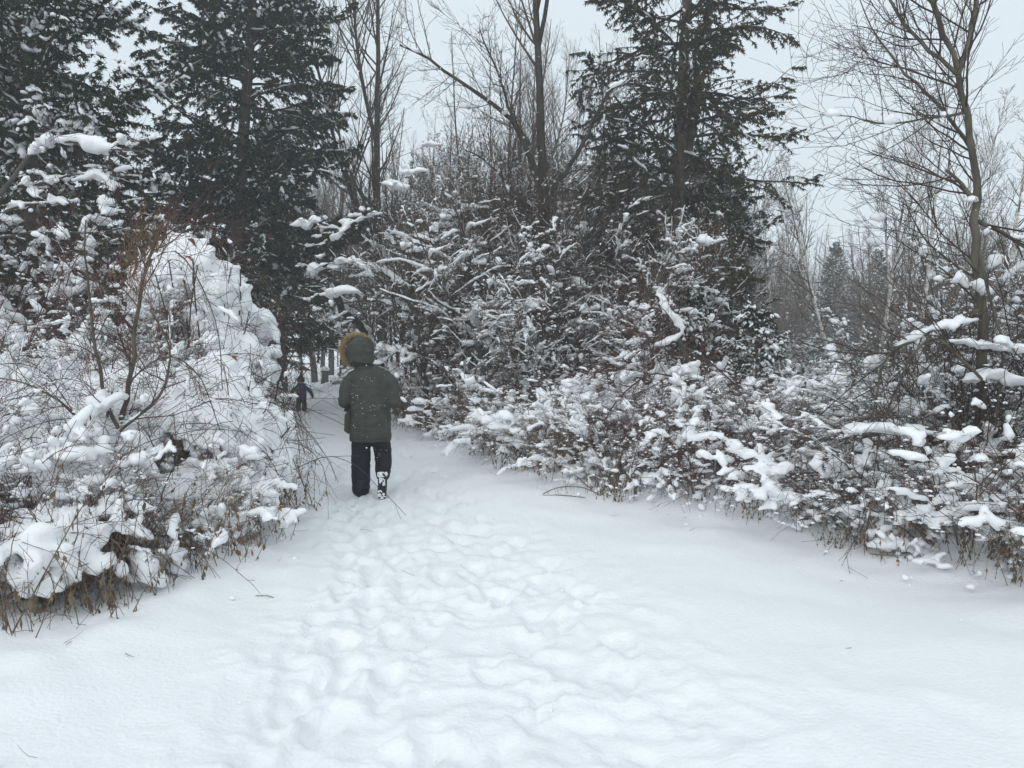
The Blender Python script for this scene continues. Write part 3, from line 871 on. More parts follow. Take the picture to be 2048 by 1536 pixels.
# ------------------------------------------------------------------ cedars
CA = cedar(201, 12, .17, .8, 2.7, nb=135, nk=18, ns=24, snow=1.06, droop=-.05, sp=.125, runs=.4, big=1.0)
CB = cedar(202, 17, .24, 2.1, 3.3, nb=190, nk=18, ns=25, snow=.62, droop=-.05, sp=.155, runs=.25, big=1.1)
CR_ = cedar(203, 16, .19, 2.6, 2.6, nb=145, nk=17, ns=18, mfol=M_cedarb, snow=.3, droop=-.07, sp=.125, open_=.3, bw=.17, zr=.45, twin=True, runs=.3, shape=.5)
CS = cedar(204, 3.2, .07, .25, 1.25, nb=46, nk=9, ns=9, snow=1.5, sp=.13, runs=.9, big=.9)
place(CA, 'cedar_tree', 'near snow-flecked cedar filling the upper left corner', 'tree', (-8.4, 13.2, gz(-8.4, 13.2)), .4)
place(CB, 'cedar_tree', 'tall dense dark cedar left of the path, crown reaching past the top of the picture', 'tree', (-7.5, 20.5, gz(-7.5, 20.5)), 1.0)
place(CB, 'cedar_tree', 'dark cedar standing back over the bend of the path', 'tree', (-8.8, 29.5, gz(-8.8, 29.5)), 2.9, (.85, .85, .62))
place(CA, 'cedar_tree', 'snow-flecked cedar behind the nearer one at the left edge', 'tree', (-12.6, 16.5, gz(-12.6, 16.5)), 2.4, 1.15)
place(CR_, 'cedar_tree', 'open bronze-green cedar with twin trunks right of centre', 'tree', (3.45, 17.0, gz(3.45, 17.0)), .5)
place(CR_, 'cedar_tree', 'young bronze-green cedar tucked right of the twin-trunked one, half its foliage over the scrub', 'tree', (4.6, 16.2, gz(4.6, 16.2)), 2.2, .34)
place(CS, 'cedar_tree', 'small snow-laden cedar sapling poking out right of the centre thicket', 'tree', (4.3, 13.4, gz(4.3, 13.4)), 2.0, .68)
place(CS, 'cedar_tree', 'low snow-laden cedar sapling nestled at the foot of the twin-trunked cedar', 'tree', (3.3, 14.4, gz(3.3, 14.4)), 4.0, .85)
place(CB, 'cedar_tree', 'dark cedar far left behind the two nearer cedars', 'tree', (-15.5, 26, 0), 4.2, .9)
rc = np.random.default_rng(77)
for i, (pxx, Y, s, lab) in enumerate([(1555, 58, .42, 'small conifer left of the half-hidden one in the far wood'), (1710, 58, .44, 'small conifer between the pointed one and the shorter one in the far wood'), (1905, 54, .47, 'conifer beyond the leaning tree\'s left branches in the far wood'), (2060, 50, .5, 'conifer at the right picture edge in the far wood'), (1655, 52, .54, 'pointed dark conifer in the hazy wood beyond the scrub, tallest of its row'), (1760, 50, .5, 'shorter dark conifer just right of the pointed one in the far wood'),
                             (1600, 60, .5, 'conifer mostly hidden left of the pointed one in the far wood'), (1850, 44, .45, 'dark conifer behind the white birches'),
                             (1985, 46, .5, 'dark conifer behind the leaning right-hand tree'), (1500, 62, .45, 'faint conifer in the haze just right of the twin-trunked cedar')]):
    p = px(pxx, 700, Y)
    place(CB, 'conifer', lab, 'tree', (p.x, Y, gz(p.x, Y) - .6), i * 1.7, (s * .95, s * .95, s), 'conifers of the far wood')
#@@SPLIT2@@
# ------------------------------------------------------------------ bare trees
T_tall = bare_tree(301, 15, .17, n1=32, n2=7, n3=5, n4=0, t0=.22, fork=2, spread=.33, up=.13)
T_fork = bare_tree(302, 13, .16, n1=20, n2=7, n3=5, n4=0, t0=.56, fork=4, spread=.3, up=.10, mtr=M_barkd, snow=.25)
T_thin = [bare_tree(310 + i, 9, .06, n1=26, n2=6, n3=4, t0=.18, spread=.26, up=.14, fork=(1 if i == 1 else 0), snow=.12, sw=(.012, .025), mtr=M_barkd if i == 2 else M_bark) for i in range(3)]
T_far = [bare_tree(320 + i, 12, .11, n1=22, n2=6, n3=4, t0=.2, spread=.32, up=.13, fork=i, snow=.5, sw=(.02, .05), twigk=2.2) for i in (0, 1)]
T_thick = [bare_tree(330 + i, 4.2, .05, n1=16, n2=9, n3=6, n4=0, t0=.12, a1=(.6, 1.25), spread=.48, up=-.03, wob=.22, fork=3, snow=.66, sw=(.013, .030), twigk=1.6, bold=1.5, mtr=M_bark, mtw=M_twig, lean=.2) for i in range(2)]
T_brush = [bare_tree(340 + i, 4.8, .03, n1=20, n2=8, n3=4, n4=0, t0=.08, a1=(.4, 1.0), spread=.4, up=.05, wob=.09, fork=4, snow=.3, sw=(.010, .022), mtr=M_twig, mtw=M_twig, lean=.08, twigk=1.9) for i in range(1)]
T_birch = bare_tree(350, 8.5, .085, n1=22, n2=6, n3=5, t0=.3, spread=.26, up=.08, fork=2, snow=.5, mtr=M_birch, mtw=M_twig, lean=.1, twigk=1.4)

def at(pxx, Y):
    p = px(pxx, 768, Y)
    return (p.x, Y, gz(p.x, Y))
place(T_tall, 'bare_tree', 'tallest bare tree left of centre, fine upswept branches against the sky', 'tree', at(768, 24), .5)
place(T_fork, 'bare_tree', 'dark bare tree in the centre forking into several limbs near the top', 'tree', at(1098, 16.5), 1.2)
place(T_tall, 'bare_tree', 'bare tree with fine branches between the tallest one and the forked one', 'tree', at(1010, 30), 2.5, .95)
place(T_thin[0], 'bare_tree', 'slim bare tree between the big left cedar and the tallest bare tree', 'tree', at(722, 27), 1.0, 1.2)
place(T_thin[1], 'bare_tree', 'slim bare tree close left of the forked one', 'tree', at(1045, 22), 3.0, 1.15)
for i, (x_, Y_, s_, lab) in enumerate([(1045, 13.4, .78, 'dense white-topped bush in front of the forked dark tree\'s base'), (930, 14.2, .7, 'dense white-topped bush left of the forked dark tree\'s base'), (1235, 13.8, .72, 'dense snowy bush at the foot of the twin-trunked cedar'), (1130, 15.2, .85, 'taller snow-flecked bush between the forked dark tree and the cedar')]):
    place(SHT[(i + 1) % 2], 'snowy_shrub', lab, 'shrub', at(x_, Y_), i * 2.1, s_, 'dense bushes in the centre thicket')
rng = np.random.default_rng(40)
# the snowy thicket right of the path
labs = ['snow-draped arching small tree behind the walker\'s right shoulder', 'snow-draped small tree at the left end of the thicket by the path', 'many-stemmed small tree carrying flat snow pads, centre of the thicket',
        'snow-covered small tree under the forked dark tree', 'snowy small tree right of the forked dark tree', 'snow-clad small tree in front of the twin-trunked cedar',
        'low spreading snowy tree at the front of the thicket, right of the walker', 'low snowy tree in front of the forked dark tree\'s trunk', 'low snowy tree at the thicket\'s front right, beside the cedar sapling',
        'tall snowy sapling clump between the path and the forked dark tree', 'snow-flecked small tree deep in the thicket left of the twin trunks', 'snow-flecked small tree at the right end of the thicket',
        'snow-flecked small tree rising behind the front of the thicket near the path']
for i, (x, Y, s) in enumerate([(850, 15, 1.05), (800, 17, 1.0), (960, 14.5, 1.05), (1060, 14, 1.0), (1150, 14.5, 1.1), (1270, 14.5, 1.0), (930, 12.6, .62), (1090, 12, .66), (1330, 12.8, .62), (900, 18, 1.3), (1200, 17, 1.25), (1400, 15.5, .95), (1000, 17, 1.3)]):
    place(T_thick[i % 2], 'snowy_tree', labs[i], 'tree', at(x, Y), i * 1.9, s, 'small snowy trees of the centre thicket')
for i in range(80):
    Y = rng.uniform(14.5, 27); x = rng.uniform(800, 1440)
    p = px(x, 700, Y)
    if p.x < redge(Y) + .6:
        continue
    place(T_brush[0], 'sapling', 'thin leafless sapling in the dense brown brush behind the snowy thicket', 'tree', at(x, Y), rng.uniform(0, 6.28), rng.uniform(.62, 1.12) * (.5 + Y / 24), 'leafless saplings packed behind the centre thicket')
for i in range(60):
    Y = rng.uniform(19, 48); x = rng.uniform(690, 1470)
    p = px(x, 700, Y)
    if p.x < redge(Y) + .8:
        continue
    place(T_thin[i % 3], 'bare_tree', 'thin bare tree in the brown wood behind the centre thicket', 'tree', at(x, Y), rng.uniform(0, 6.28), rng.uniform(.8, 1.35), 'thin bare trees of the wood behind the thicket')
# wood where the path ends
for i in range(44):
    Y = rng.uniform(30, 62); x = rng.uniform(200, 760)
    p = px(x, 700, Y)
    if ledge(Y) + .3 < p.x < redge(Y) - .3 and Y < 44:
        continue
    place(T_thin[i % 3], 'bare_tree', 'thin grey trunk standing in the wood at the end of the path', 'tree', at(x, Y), rng.uniform(0, 6.28), rng.uniform(.8, 1.25), 'thin trunks at the end of the path')
for i, (x, Y, r) in enumerate([(630, 36, 1.3), (662, 40, 1.3), (560, 39, 1.2), (645, 47, 1.2), (690, 44, 1.2)]):
    place(T_tall, 'bare_tree', ['straight grey trunk beside the far end of the path, nearest the child', 'grey trunk just right of the straight one at the path\'s end', 'grey trunk left of the straight one, partly behind the snow mound', 'further grey trunk between the two at the path\'s end', 'grey trunk at the path\'s end close to the walker\'s left shoulder'][i], 'tree', at(x, Y), i * 1.1, (.75 * r, .75 * r, .8))
# far wood on the right and behind everything
for i in range(190):
    Y = rng.uniform(36, 90)
    x = [rng.uniform(1400, 2300), rng.uniform(1400, 2300), rng.uniform(1400, 2250), rng.uniform(-150, 760), rng.uniform(760, 1400)][i % 5]
    if 560 < x < 720 and Y < 60:
        continue
    s = Y / 62 * (rng.uniform(.7, 1.05) if 1400 < x < 1800 else rng.uniform(.75, 1.15)) if x > 1400 else rng.uniform(.6, .95)
    place(T_far[i % 2], 'bare_tree', 'leafless snow-dusted tree of the hazy far wood', 'tree', at(x, Y), rng.uniform(0, 6.28), s, 'leafless trees of the far wood')
for i in range(54):
    Y = rng.uniform(26, 42); x = rng.uniform(1450, 2250)
    place((T_far + T_thin)[i % 5], 'bare_tree', 'leafless tree at the near fringe of the wood beyond the right-hand scrub', 'tree', at(x, Y), rng.uniform(0, 6.28), Y / 62 * (rng.uniform(.7, 1.1) if x < 1800 else rng.uniform(.8, 1.4)), 'leafless trees on the near fringe of the right-hand wood')
for i, (x, Y, s, lab) in enumerate([(1690, 17.5, .72, 'white birch leaning left, leftmost of the birches'), (1750, 16.5, .72, 'white birch with forked white trunk beside the leaning one'), (1810, 15.5, .78, 'white birch nearest the leaning right-hand tree'), (2000, 14.5, .75, 'white birch behind the right-hand tree at the picture edge')]):
    place(T_birch, 'birch_tree', lab, 'tree', at(x, Y), i * 2.2, s, 'white birches beyond the scrub', (0, [-.22, -.12, .26, .2][i]))
for i, (x, Y, s) in enumerate([(1720, 17, .5), (1640, 20, .5), (1560, 19, .45), (1880, 15, .62), (2080, 12, .8)]):
    place(T_thick[(i + 1) % 2], 'snowy_tree', ['low snow-hung tree in front of the leftmost birch', 'low snow-hung tree in the scrub below the pointed conifer', 'low snow-hung tree in the scrub just right of the cedar sapling', 'low snow-hung tree left of the leaning right-hand trunk', 'snow-hung tree at the right picture edge'][i], 'tree', at(x, Y), i * 1.4, s, 'low snow-hung trees in the right-hand scrub')

# ------------------------------------------------------------------ hand placed woody things
def poly(pts, Y, n, rng, wob=.01):
    """smooth polyline through photo points at given distance(s)"""
    P = np.array([tuple(px(p[0], p[1], p[2] if len(p) > 2 else Y)) for p in pts])
    d = np.concatenate([[0], np.cumsum(np.linalg.norm(np.diff(P, axis=0), axis=1))]); d /= d[-1]
    t = np.linspace(0, 1, n)
    Q = np.stack([np.interp(t, d, P[:, k]) for k in range(3)], -1)
    for _ in range(2):
        Q[1:-1] = (Q[:-2] + 2 * Q[1:-1] + Q[2:]) / 4
    Q[1:-1] += rng.normal(0, wob, (n - 2, 3))
    return Q

def hand_tree(seed, name, label, cat, paths, mtr, mtw, k1=9, k2=4, l=(.25, .7), up=.05, snow=.6, sw=(.012, .03), fine=.0018, big=.1, pads=(), fk=3, snow_vox=None):
    """paths: list of (pts, Y, r0, r1, n); origin at the foot of the first path"""
    rng = np.random.default_rng(seed)
    P0 = px(*paths[0][0][0][:2], paths[0][0][0][2] if len(paths[0][0][0]) > 2 else paths[0][1])
    o = np.array((P0.x, P0.y, gz(P0.x, P0.y)))
    t = thing(name, label, cat, tuple(o))
    tr, br, sn = MB(), MB(), MB()
    for q, (pts, Y, r0, r1, n) in enumerate(paths):
        Q = poly(pts, Y, n, rng, r0 * .3)[None] - o
        RR = np.linspace(r0, r1, n)[None]
        m = MB(); tubes(m, Q, RR, 9)
        part('trunk' if q == 0 else 'limb', m.mesh('limb', mtr), t)
        kk = max(2, int(k1 * n / 12))
        S, D, rp, tt = spawn(Q, RR, kk, .15 if q == 0 else .05, 1, .5, 1.1, rng)
        L = rng.uniform(l[0], l[1], len(S))
        A = grow(S, D, L, 8, .1, up, rng); AR = taper(np.minimum(rp * .5, .003 + L * .006), 8, .35)
        tubes(br, A, AR, 4)
        S, D, rp, tt = spawn(A, AR, k2, .15, 1, .4, 1, rng)
        B = grow(S, D, rng.uniform(.3, .6, len(S)) * np.repeat(L, k2) , 5, .13, up, rng); BR = np.maximum(taper(rp * .65, 5, .5), fine)
        tubes(br, B, BR, 3)
        S, D, rp, tt = spawn(B, BR, fk, .2, 1, .4, 1, rng)
        Cc = grow(S, D, rng.uniform(.05, .2, len(S)), 3, .13, up, rng)
        tubes(br, Cc, np.maximum(taper(rp * .6, 3, .6), fine * .8), 3)
        if snow > 0:
            snow_runs(sn, Q, RR, 6, .06, .2, max(r0 * .6, sw[0]), max(r0 * 1.1, sw[1]), rng, sides=8, keep=snow, big=big)
            snow_runs(sn, A, AR, 2, .15, .5, sw[0], sw[1], rng, keep=snow, big=big)
            snow_runs(sn, B, BR, 1, .2, .7, sw[0] * .7, sw[1] * .7, rng, keep=snow * .7, M=5)
    part('branches', br.mesh('branches', mtw), t, 'stuff')
    for (pts, Y, w, h) in pads:
        Q = poly(pts, Y, 16, rng, 0) - o
        s = w * rng.uniform(.28, .62, 16) * np.sqrt(np.sin(PI * np.linspace(.08, .92, 16)))
        for r in range(3):
            off = rng.normal(0, w * .4, (16, 3)); off[:, 2] *= .35
            clumps(sn, Q + off, s, rng, 4, h, dirs=np.gradient(Q, axis=0) + 1e-4)
    if sn.n:
        if snow_vox:
            part('snow', remesh(sn, 'snow', M_snow, snow_vox, 1, .012, 11, seed, .007, 28, dec=.25), t, 'stuff')
        else:
            part('snow', sn.mesh('snow', M_snow), t, 'stuff')
    return t

# sapling in front of the left mound
hand_tree(501, 'sapling', 'leafless young tree with a crooked olive stem in front of the left snow mound', 'tree',
    [([(196, 1125), (212, 1010), (224, 930), (240, 860), (262, 760), (272, 640), (290, 540), (325, 440)], 5.6, .026, .009, 24),
     ([(240, 862), (205, 790), (186, 640), (168, 500), (172, 440)], 5.55, .015, .005, 14),
     ([(240, 862), (330, 790), (345, 690), (300, 620)], 5.45, .012, .005, 12),
     ([(228, 905), (120, 800), (40, 760), (-40, 750)], 5.5, .010, .004, 12),
     ([(290, 545), (330, 470), (370, 440), (430, 470)], 5.6, .007, .003, 10),
     ([(300, 520), (350, 480), (400, 560), (440, 660), (445, 780)], 5.4, .006, .003, 12),
     ([(262, 760), (330, 700), (400, 740), (440, 860)], 5.3, .006, .003, 12)], M_barkg, M_twigr, k1=12, k2=3, l=(.15, .5), up=.02, snow=.18, sw=(.01, .02),
    pads=[([(225, 880), (260, 850), (300, 830)], 5.55, .045, .7)])
# orange-brown vine tangle climbing its top
rng = np.random.default_rng(61)
t = thing('climbing_vine', 'rust-brown dead vine tangled in the top of the left sapling', 'vine', tuple(px(300, 540, 5.6)))
vb = MB(); o = np.array(px(300, 540, 5.6))
P = np.concatenate([poly([(250 + rng.uniform(-30, 60), 560 + rng.uniform(-40, 60)), (275 + rng.uniform(-40, 40), 500), (300 + rng.uniform(-40, 60), 440 + rng.uniform(-40, 30))], 5.6 + rng.uniform(-.1, .1), 10, rng, .02)[None] for _ in range(34)]) - o
tubes(vb, P, taper(rng.uniform(.002, .005, len(P)), 10, .5), 3)
S, D, rp, tt = spawn(P, taper([.003] * len(P), 10), 4, .1, 1, .4, 1.2, rng)
tubes(vb, grow(S, D, rng.uniform(.04, .16, len(S)), 4, .2, -.05, rng), taper([.0016] * len(S), 4), 3)
part('vine_stems', vb.mesh('vine_stems', M_twigt), t, 'stuff')

# the tangled leaning tree at the right
hand_tree(502, 'leaning_tree', 'tall slender leaning tree at the right, snow pads and vines on its lower half', 'tree',
    [([(1885, 1075), (1925, 960), (1960, 850), (1968, 700), (1955, 560), (1950, 400), (1940, 250), (1915, 140), (1890, 60), (1850, -60), (1800, -260)], 6.4, .052, .010, 34),
     ([(1915, 150), (1945, 60), (1965, -60), (1980, -260)], 6.4, .026, .009, 16),
     ([(1916, 150), (1870, 110), (1800, 40), (1760, -40), (1720, -160)], 6.4, .018, .006, 16),
     ([(1950, 400), (1900, 345), (1893, 340)], 6.35, .018, .012, 5),
     ([(1943, 300), (1890, 220), (1820, 160), (1740, 60), (1720, 0)], 6.6, .017, .004, 14),
     ([(1930, 225), (1850, 240), (1760, 250), (1690, 230), (1640, 228)], 6.2, .011, .003, 14),
     ([(1925, 180), (1850, 150), (1780, 130), (1700, 108)], 6.7, .010, .003, 12),
     ([(1950, 440), (2020, 470), (2080, 520)], 6.5, .02, .01, 8),
     ([(1960, 620), (1880, 650), (1800, 690), (1760, 720), (1740, 880)], 6.0, .018, .006, 16),
     ([(1965, 700), (2030, 700), (2100, 670)], 6.0, .02, .01, 8),
     ([(1965, 760), (1900, 700), (1880, 660), (1830, 690), (1800, 760), (1745, 900), (1770, 1000)], 5.8, .012, .006, 18),
     ([(1960, 560), (1890, 520), (1840, 470), (1810, 400)], 6.8, .012, .005, 10),
     ([(1958, 500), (1985, 620), (2010, 700), (1990, 860)], 5.9, .013, .006, 14)],
    M_barkg, M_twigd, k1=13, k2=6, fk=3, l=(.35, 1.15), up=.05, snow=.35, sw=(.010, .026),
    pads=[([(1800, 690), (1860, 655), (1950, 640)], 6.0, .075, .6), ([(1930, 400), (1948, 400)], 6.35, .04, 1.2), ([(1905, 680), (1980, 690), (2060, 700)], 5.9, .08, .5),
          ([(1930, 760), (1990, 745), (2050, 770)], 5.9, .09, .5), ([(1690, 860), (1760, 850), (1800, 870)], 5.6, .09, .6), ([(1950, 560), (1980, 590)], 6.2, .05, .6)], snow_vox=.02)
# vine tangle around its foot
VT = shrub(120, .8, 2.0, ns=46, nt=12, nu=5, cov=-.02, bs=(.035, .085), mtw=M_twigd, vox=.022, stem_r=.008, arch=-.07, hang=.3, wild=30, runs=.4)
p = px(1930, 700, 6.7); place(VT, 'vine_tangle', 'thick tangle of bare vines and snow clinging round the leaning right-hand tree', 'shrub', (p.x, p.y, gz(p.x, p.y)), .6, (.7, .7, .86))
p = px(2080, 700, 7.2); place(VT, 'vine_tangle', 'tangle of bare vines and snow at the right picture edge', 'shrub', (p.x, p.y, gz(p.x, p.y)), 3.1, .95)

# snow capped leaning stem over the hedge
hand_tree(503, 'broken_stem', 'slanting broken stem thickly capped with snow, standing over the right hedge', 'tree',
    [([(1490, 1060), (1440, 900), (1415, 800), (1370, 700), (1340, 640), (1312, 590)], 8.6, .035, .014, 22),
     ([(1395, 760), (1360, 760), (1300, 740), (1230, 800), (1190, 880)], 8.4, .012, .005, 14),
     ([(1360, 690), (1420, 720), (1480, 780), (1530, 870)], 8.3, .010, .004, 12),
     ([(1345, 650), (1280, 700), (1220, 760)], 8.6, .010, .004, 12)],
    M_bark, M_twigr, k1=16, k2=6, l=(.3, .9), up=-.06, snow=.5, fk=4,
    pads=[([(1318, 585), (1335, 620), (1365, 655)], 8.55, .06, 1.0), ([(1310, 690), (1340, 680), (1365, 665)], 8.55, .055, .9), ([(1310, 760), (1360, 740), (1385, 725)], 8.5, .085, .7)], snow_vox=.018)
# leaning snowy log and arching snowy branch over the walker
hand_tree(504, 'leaning_log', 'fallen log leaning up to the left, snow along its top, behind the walker\'s hood', 'log',
    [([(822, 835, 17.6), (790, 780, 16.6), (745, 705, 15.2), (700, 625, 14), (668, 585, 13.2)], 13.2, .12, .06, 18)], M_barkd, M_twigd, k1=4, k2=4, l=(.3, .8), snow=1, sw=(.02, .05), big=.3,
    pads=[([(668, 578, 13.15), (700, 615, 13.95), (745, 690, 15.1)], 13.1, .12, .8), ([(745, 690, 15.1), (780, 755, 16.2), (812, 820, 17.4)], 13.1, .17, .8), ([(655, 590), (690, 575), (715, 585)], 13.1, .12, .7)], snow_vox=.03)
hand_tree(505, 'arched_tree', 'arching snow-loaded branchy tree bending left over the path', 'tree',
    [([(860, 870), (850, 760), (835, 640), (800, 560), (750, 535), (700, 525), (650, 540)], 13.8, .06, .02, 24),
     ([(845, 700), (870, 640), (920, 570), (940, 510)], 13.8, .03, .012, 12),
     ([(840, 660), (800, 620), (760, 600), (690, 605), (670, 610)], 13.6, .025, .01, 14),
     ([(830, 610), (820, 500), (790, 440), (740, 425), (690, 450), (655, 490)], 13.9, .028, .012, 18),
     ([(860, 800), (910, 720), (1000, 650), (1090, 600)], 13.2, .03, .012, 16),
     ([(850, 720), (780, 700), (740, 700)], 13.2, .02, .01, 10)],
    M_bark, M_twigd, k1=18, k2=7, l=(.4, 1.1), up=.0, snow=.95, sw=(.02, .045), fine=.003, big=.25,
    pads=[([(655, 490), (700, 445), (765, 425)], 13.85, .085, .7), ([(690, 525), (760, 535), (820, 575)], 13.7, .10, .6), ([(905, 640), (960, 630), (1010, 635)], 13.0, .11, .7), ([(880, 560), (915, 520), (945, 500)], 13.7, .1, .7),
          ([(775, 365), (810, 375)], 14, .14, .8), ([(800, 345), (850, 340)], 14, .10, .6), ([(845, 288), (880, 288)], 14, .09, .6)], snow_vox=.026)
# snowy bough of the near left cedar, and the long bare limb crossing the centre
hand_tree(506, 'snowy_branch_tree', 'leafless tree whose long limbs slant up to the left across the centre wood', 'tree',
    [([(1110, 800), (1120, 640), (1100, 480), (1065, 300), (1010, 225), (930, 170), (860, 120), (800, 90)], 15.5, .10, .02, 26),
     ([(1060, 290), (1030, 250), (1000, 160), (960, 60)], 15.5, .04, .012, 12),
     ([(1090, 400), (1140, 330), (1200, 220), (1215, 170), (1290, 165), (1340, 182)], 15.2, .05, .015, 18),
     ([(1100, 440), (1040, 400), (990, 330), (930, 300)], 15.3, .04, .012, 12),
     ([(1115, 520), (1060, 450), (1010, 400)], 15.0, .05, .02, 12),
     ([(1120, 560), (1180, 480), (1240, 420), (1300, 390)], 15.0, .05, .015, 12)],
    M_barkd, M_twigd, k1=20, k2=7, l=(.5, 1.5), up=.03, snow=.7, sw=(.02, .045), fine=.003, big=.2,
    pads=[([(1200, 185), (1225, 165), (1270, 165), (1340, 183)], 15.2, .065, .7)], snow_vox=.03)
hand_tree(507, 'snowy_branch_tree', 'leafless tree at the left edge with long white snow-lined boughs before the cedar', 'tree',
    [([(-120, 800), (-90, 600), (-40, 450), (40, 330), (100, 275), (160, 285), (220, 300), (290, 305)], 10.8, .06, .014, 26),
     ([(-90, 560), (-20, 430), (40, 408), (140, 405)], 10.6, .03, .012, 12),
     ([(-60, 480), (40, 470), (120, 460), (200, 470), (250, 455)], 10.9, .025, .01, 12),
     ([(0, 380), (80, 370), (150, 345), (200, 350)], 10.9, .02, .01, 10)],
    M_bark, M_twigd, k1=14, k2=6, l=(.3, .9), up=-.02, snow=.95, sw=(.018, .042), fine=.0025, big=.25,
    pads=[([(90, 272), (150, 280), (220, 300), (290, 306)], 10.8, .06, .8), ([(0, 408), (70, 405), (140, 403)], 10.6, .05, .7), ([(150, 360), (200, 345), (230, 380)], 10.9, .09, .7)], snow_vox=.024)

# ------------------------------------------------------------------ dead weeds
W = [weeds(400 + i, .28, .8) for i in range(3)] + [weeds(410, .35, .55, 34)]
rng = np.random.default_rng(8)
WL = ['dry weed stalks in the bottom left corner', 'brown weed stalks poking through snow at the lower left', 'dry stalks at the foot of the left sapling', 'brown withered stalks below the left mound\'s middle', 'dead stalks where the left bank meets the open snow', 'dry stalks with drooping leaves by the left bank\'s front edge',
      'tangled dry stalks at the left bank\'s right corner', 'hanging dry stalks on the path side of the left bank', 'tall brown stalks rising before the left sapling\'s stem', 'tall stalks left of the left sapling at the picture\'s lower left', 'leaning stalks between the corner clump and the left sapling', 'upright stalks right of the left sapling\'s foot', 'tall stalks at the picture\'s left border, lowest of the bank', 'stalks poking out of the snow bank behind the left sapling\'s foot']
LP = [(-2.75, 3.95), (-2.45, 4.15), (-2.62, 4.7), (-2.15, 4.7), (-2.0, 5.15), (-2.35, 5.25), (-1.95, 5.9), (-2.05, 7.0), (-2.9, 4.9), (-3.1, 5.1), (-2.5, 4.35), (-2.25, 5.0), (-3.2, 4.2), (-2.75, 5.5)]
for i, (x, y) in enumerate(LP):
    place(W[[0, 3, 1, 0, 2, 3, 1, 2][i % 8]], 'dry_weeds', WL[i], 'weeds', (x, y, gz(x, y)), rng.uniform(0, 6), rng.uniform(.7, 1.15), 'dead weeds along the left bank')
RP = row(.15, 4.6, 15, .5, 33)
for i, (x, y, s, rz) in enumerate(RP):
    place(W[i % 4], 'dry_weeds', 'clump of dry brown weed stalks standing along the foot of the right hedge', 'weeds', (x, y, gz(x, y)), rz, s * rng.uniform(.5, 1.05), 'dead weeds along the right hedge')

for i, (x_, Y_, lab) in enumerate([(800, 14.6, 'tall dry grass tuft just right of the walker\'s coat'), (832, 14.2, 'tall dry grass tuft at the thicket foot right of the walker'), (815, 15.6, 'dry grass tuft behind the tall one right of the walker'), (868, 13.9, 'brown grass tuft where the hedge begins')]):
    place(W[i % 3], 'dry_weeds', lab, 'weeds', at(x_, Y_), i * 1.7, (1.3, 1.3, 1.7), 'dry grass tufts at the thicket foot')

# bent arching stalks with hanging leaflets
def bent(name, label, arcs, cat='weeds', leaf=.03, snow=()):
    rng = np.random.default_rng(len(label))
    P0 = px(*arcs[0][0][0], arcs[0][1]); o = np.array((P0.x, P0.y, gz(P0.x, P0.y)))
    t = thing(name, label, cat, tuple(o)); sn = MB()
    for pts, Y, r in arcs:
        Q = poly(pts, Y, 22, rng, .001)[None] - o
        m = MB(); tubes(m, Q, np.full((1, 22), r), 4); part('stalk', m.mesh('stalk', M_weed), t)
        S, D, rp, tt = spawn(Q, np.full((1, 22), r), 22, .02, 1, 1.2, 1.6, rng)
        D = np.stack([rng.normal(0, .25, len(S)), rng.normal(0, .25, len(S)), -np.ones(len(S))], -1)
        m = MB(); tubes(m, grow(S, D, rng.uniform(.3, 1.2, len(S)) * leaf, 3, .15, 0, rng), taper(rng.uniform(.0012, .0035, len(S)), 3, .4), 3)
        part('leaflets', m.mesh('leaflets', M_weed), t, 'stuff')
    for pts, Y, w in snow:
        Q = poly(pts, Y, 12, rng, .0) - o
        s = w * rng.uniform(.7, 1.2, 12) * np.sqrt(np.sin(PI * np.linspace(.1, .9, 12)))
        clumps(sn, np.repeat(Q, 3, 0) + rng.normal(0, w * .5, (36, 3)) * [1, 1, .4], np.repeat(s, 3) * .8, rng, 4)
    if sn.n:
        part('snow', remesh(sn, 'snow', M_snow, .014, 2, .008, 12, 3, dec=.5), t)
bent('bent_stalks', 'fan of bent dry stalks arching down onto the open snow before the right hedge',
     [([(1225, 1004), (1200, 990), (1165, 973), (1120, 973), (1090, 985), (1070, 998), (1040, 1015)], 7.6, .005), ([(1215, 1010), (1170, 995), (1120, 990), (1080, 992), (1060, 1000)], 7.55, .0045),
      ([(1205, 1010), (1190, 985), (1150, 950), (1125, 938)], 7.8, .0045), ([(1148, 1024), (1170, 1020), (1192, 1020)], 7.2, .003)], leaf=.06)
bent('fallen_twig', 'single thin twig arching out of the snow near the left bank', [([(467, 1210), (490, 1198), (520, 1190), (545, 1192), (557, 1202)], 4.62, .0022)], cat='twig', leaf=.012)
bent('snowy_twig_clump', 'low snow-topped clump of drooping twigs at the lower right edge of open snow',
     [([(1740, 1108), (1790, 1112), (1840, 1130), (1880, 1150)], 5.45, .004), ([(1760, 1105), (1830, 1105), (1890, 1140), (1900, 1165)], 5.5, .003), ([(1800, 1120), (1870, 1130), (1930, 1150)], 5.4, .003)], cat='twigs', leaf=.06,
     snow=[([(1740, 1090), (1800, 1085), (1850, 1104)], 5.5, .05), ([(1790, 1075), (1860, 1105), (1940, 1150), (1990, 1180)], 5.4, .055), ([(1840, 1125), (1890, 1150)], 5.35, .035)])
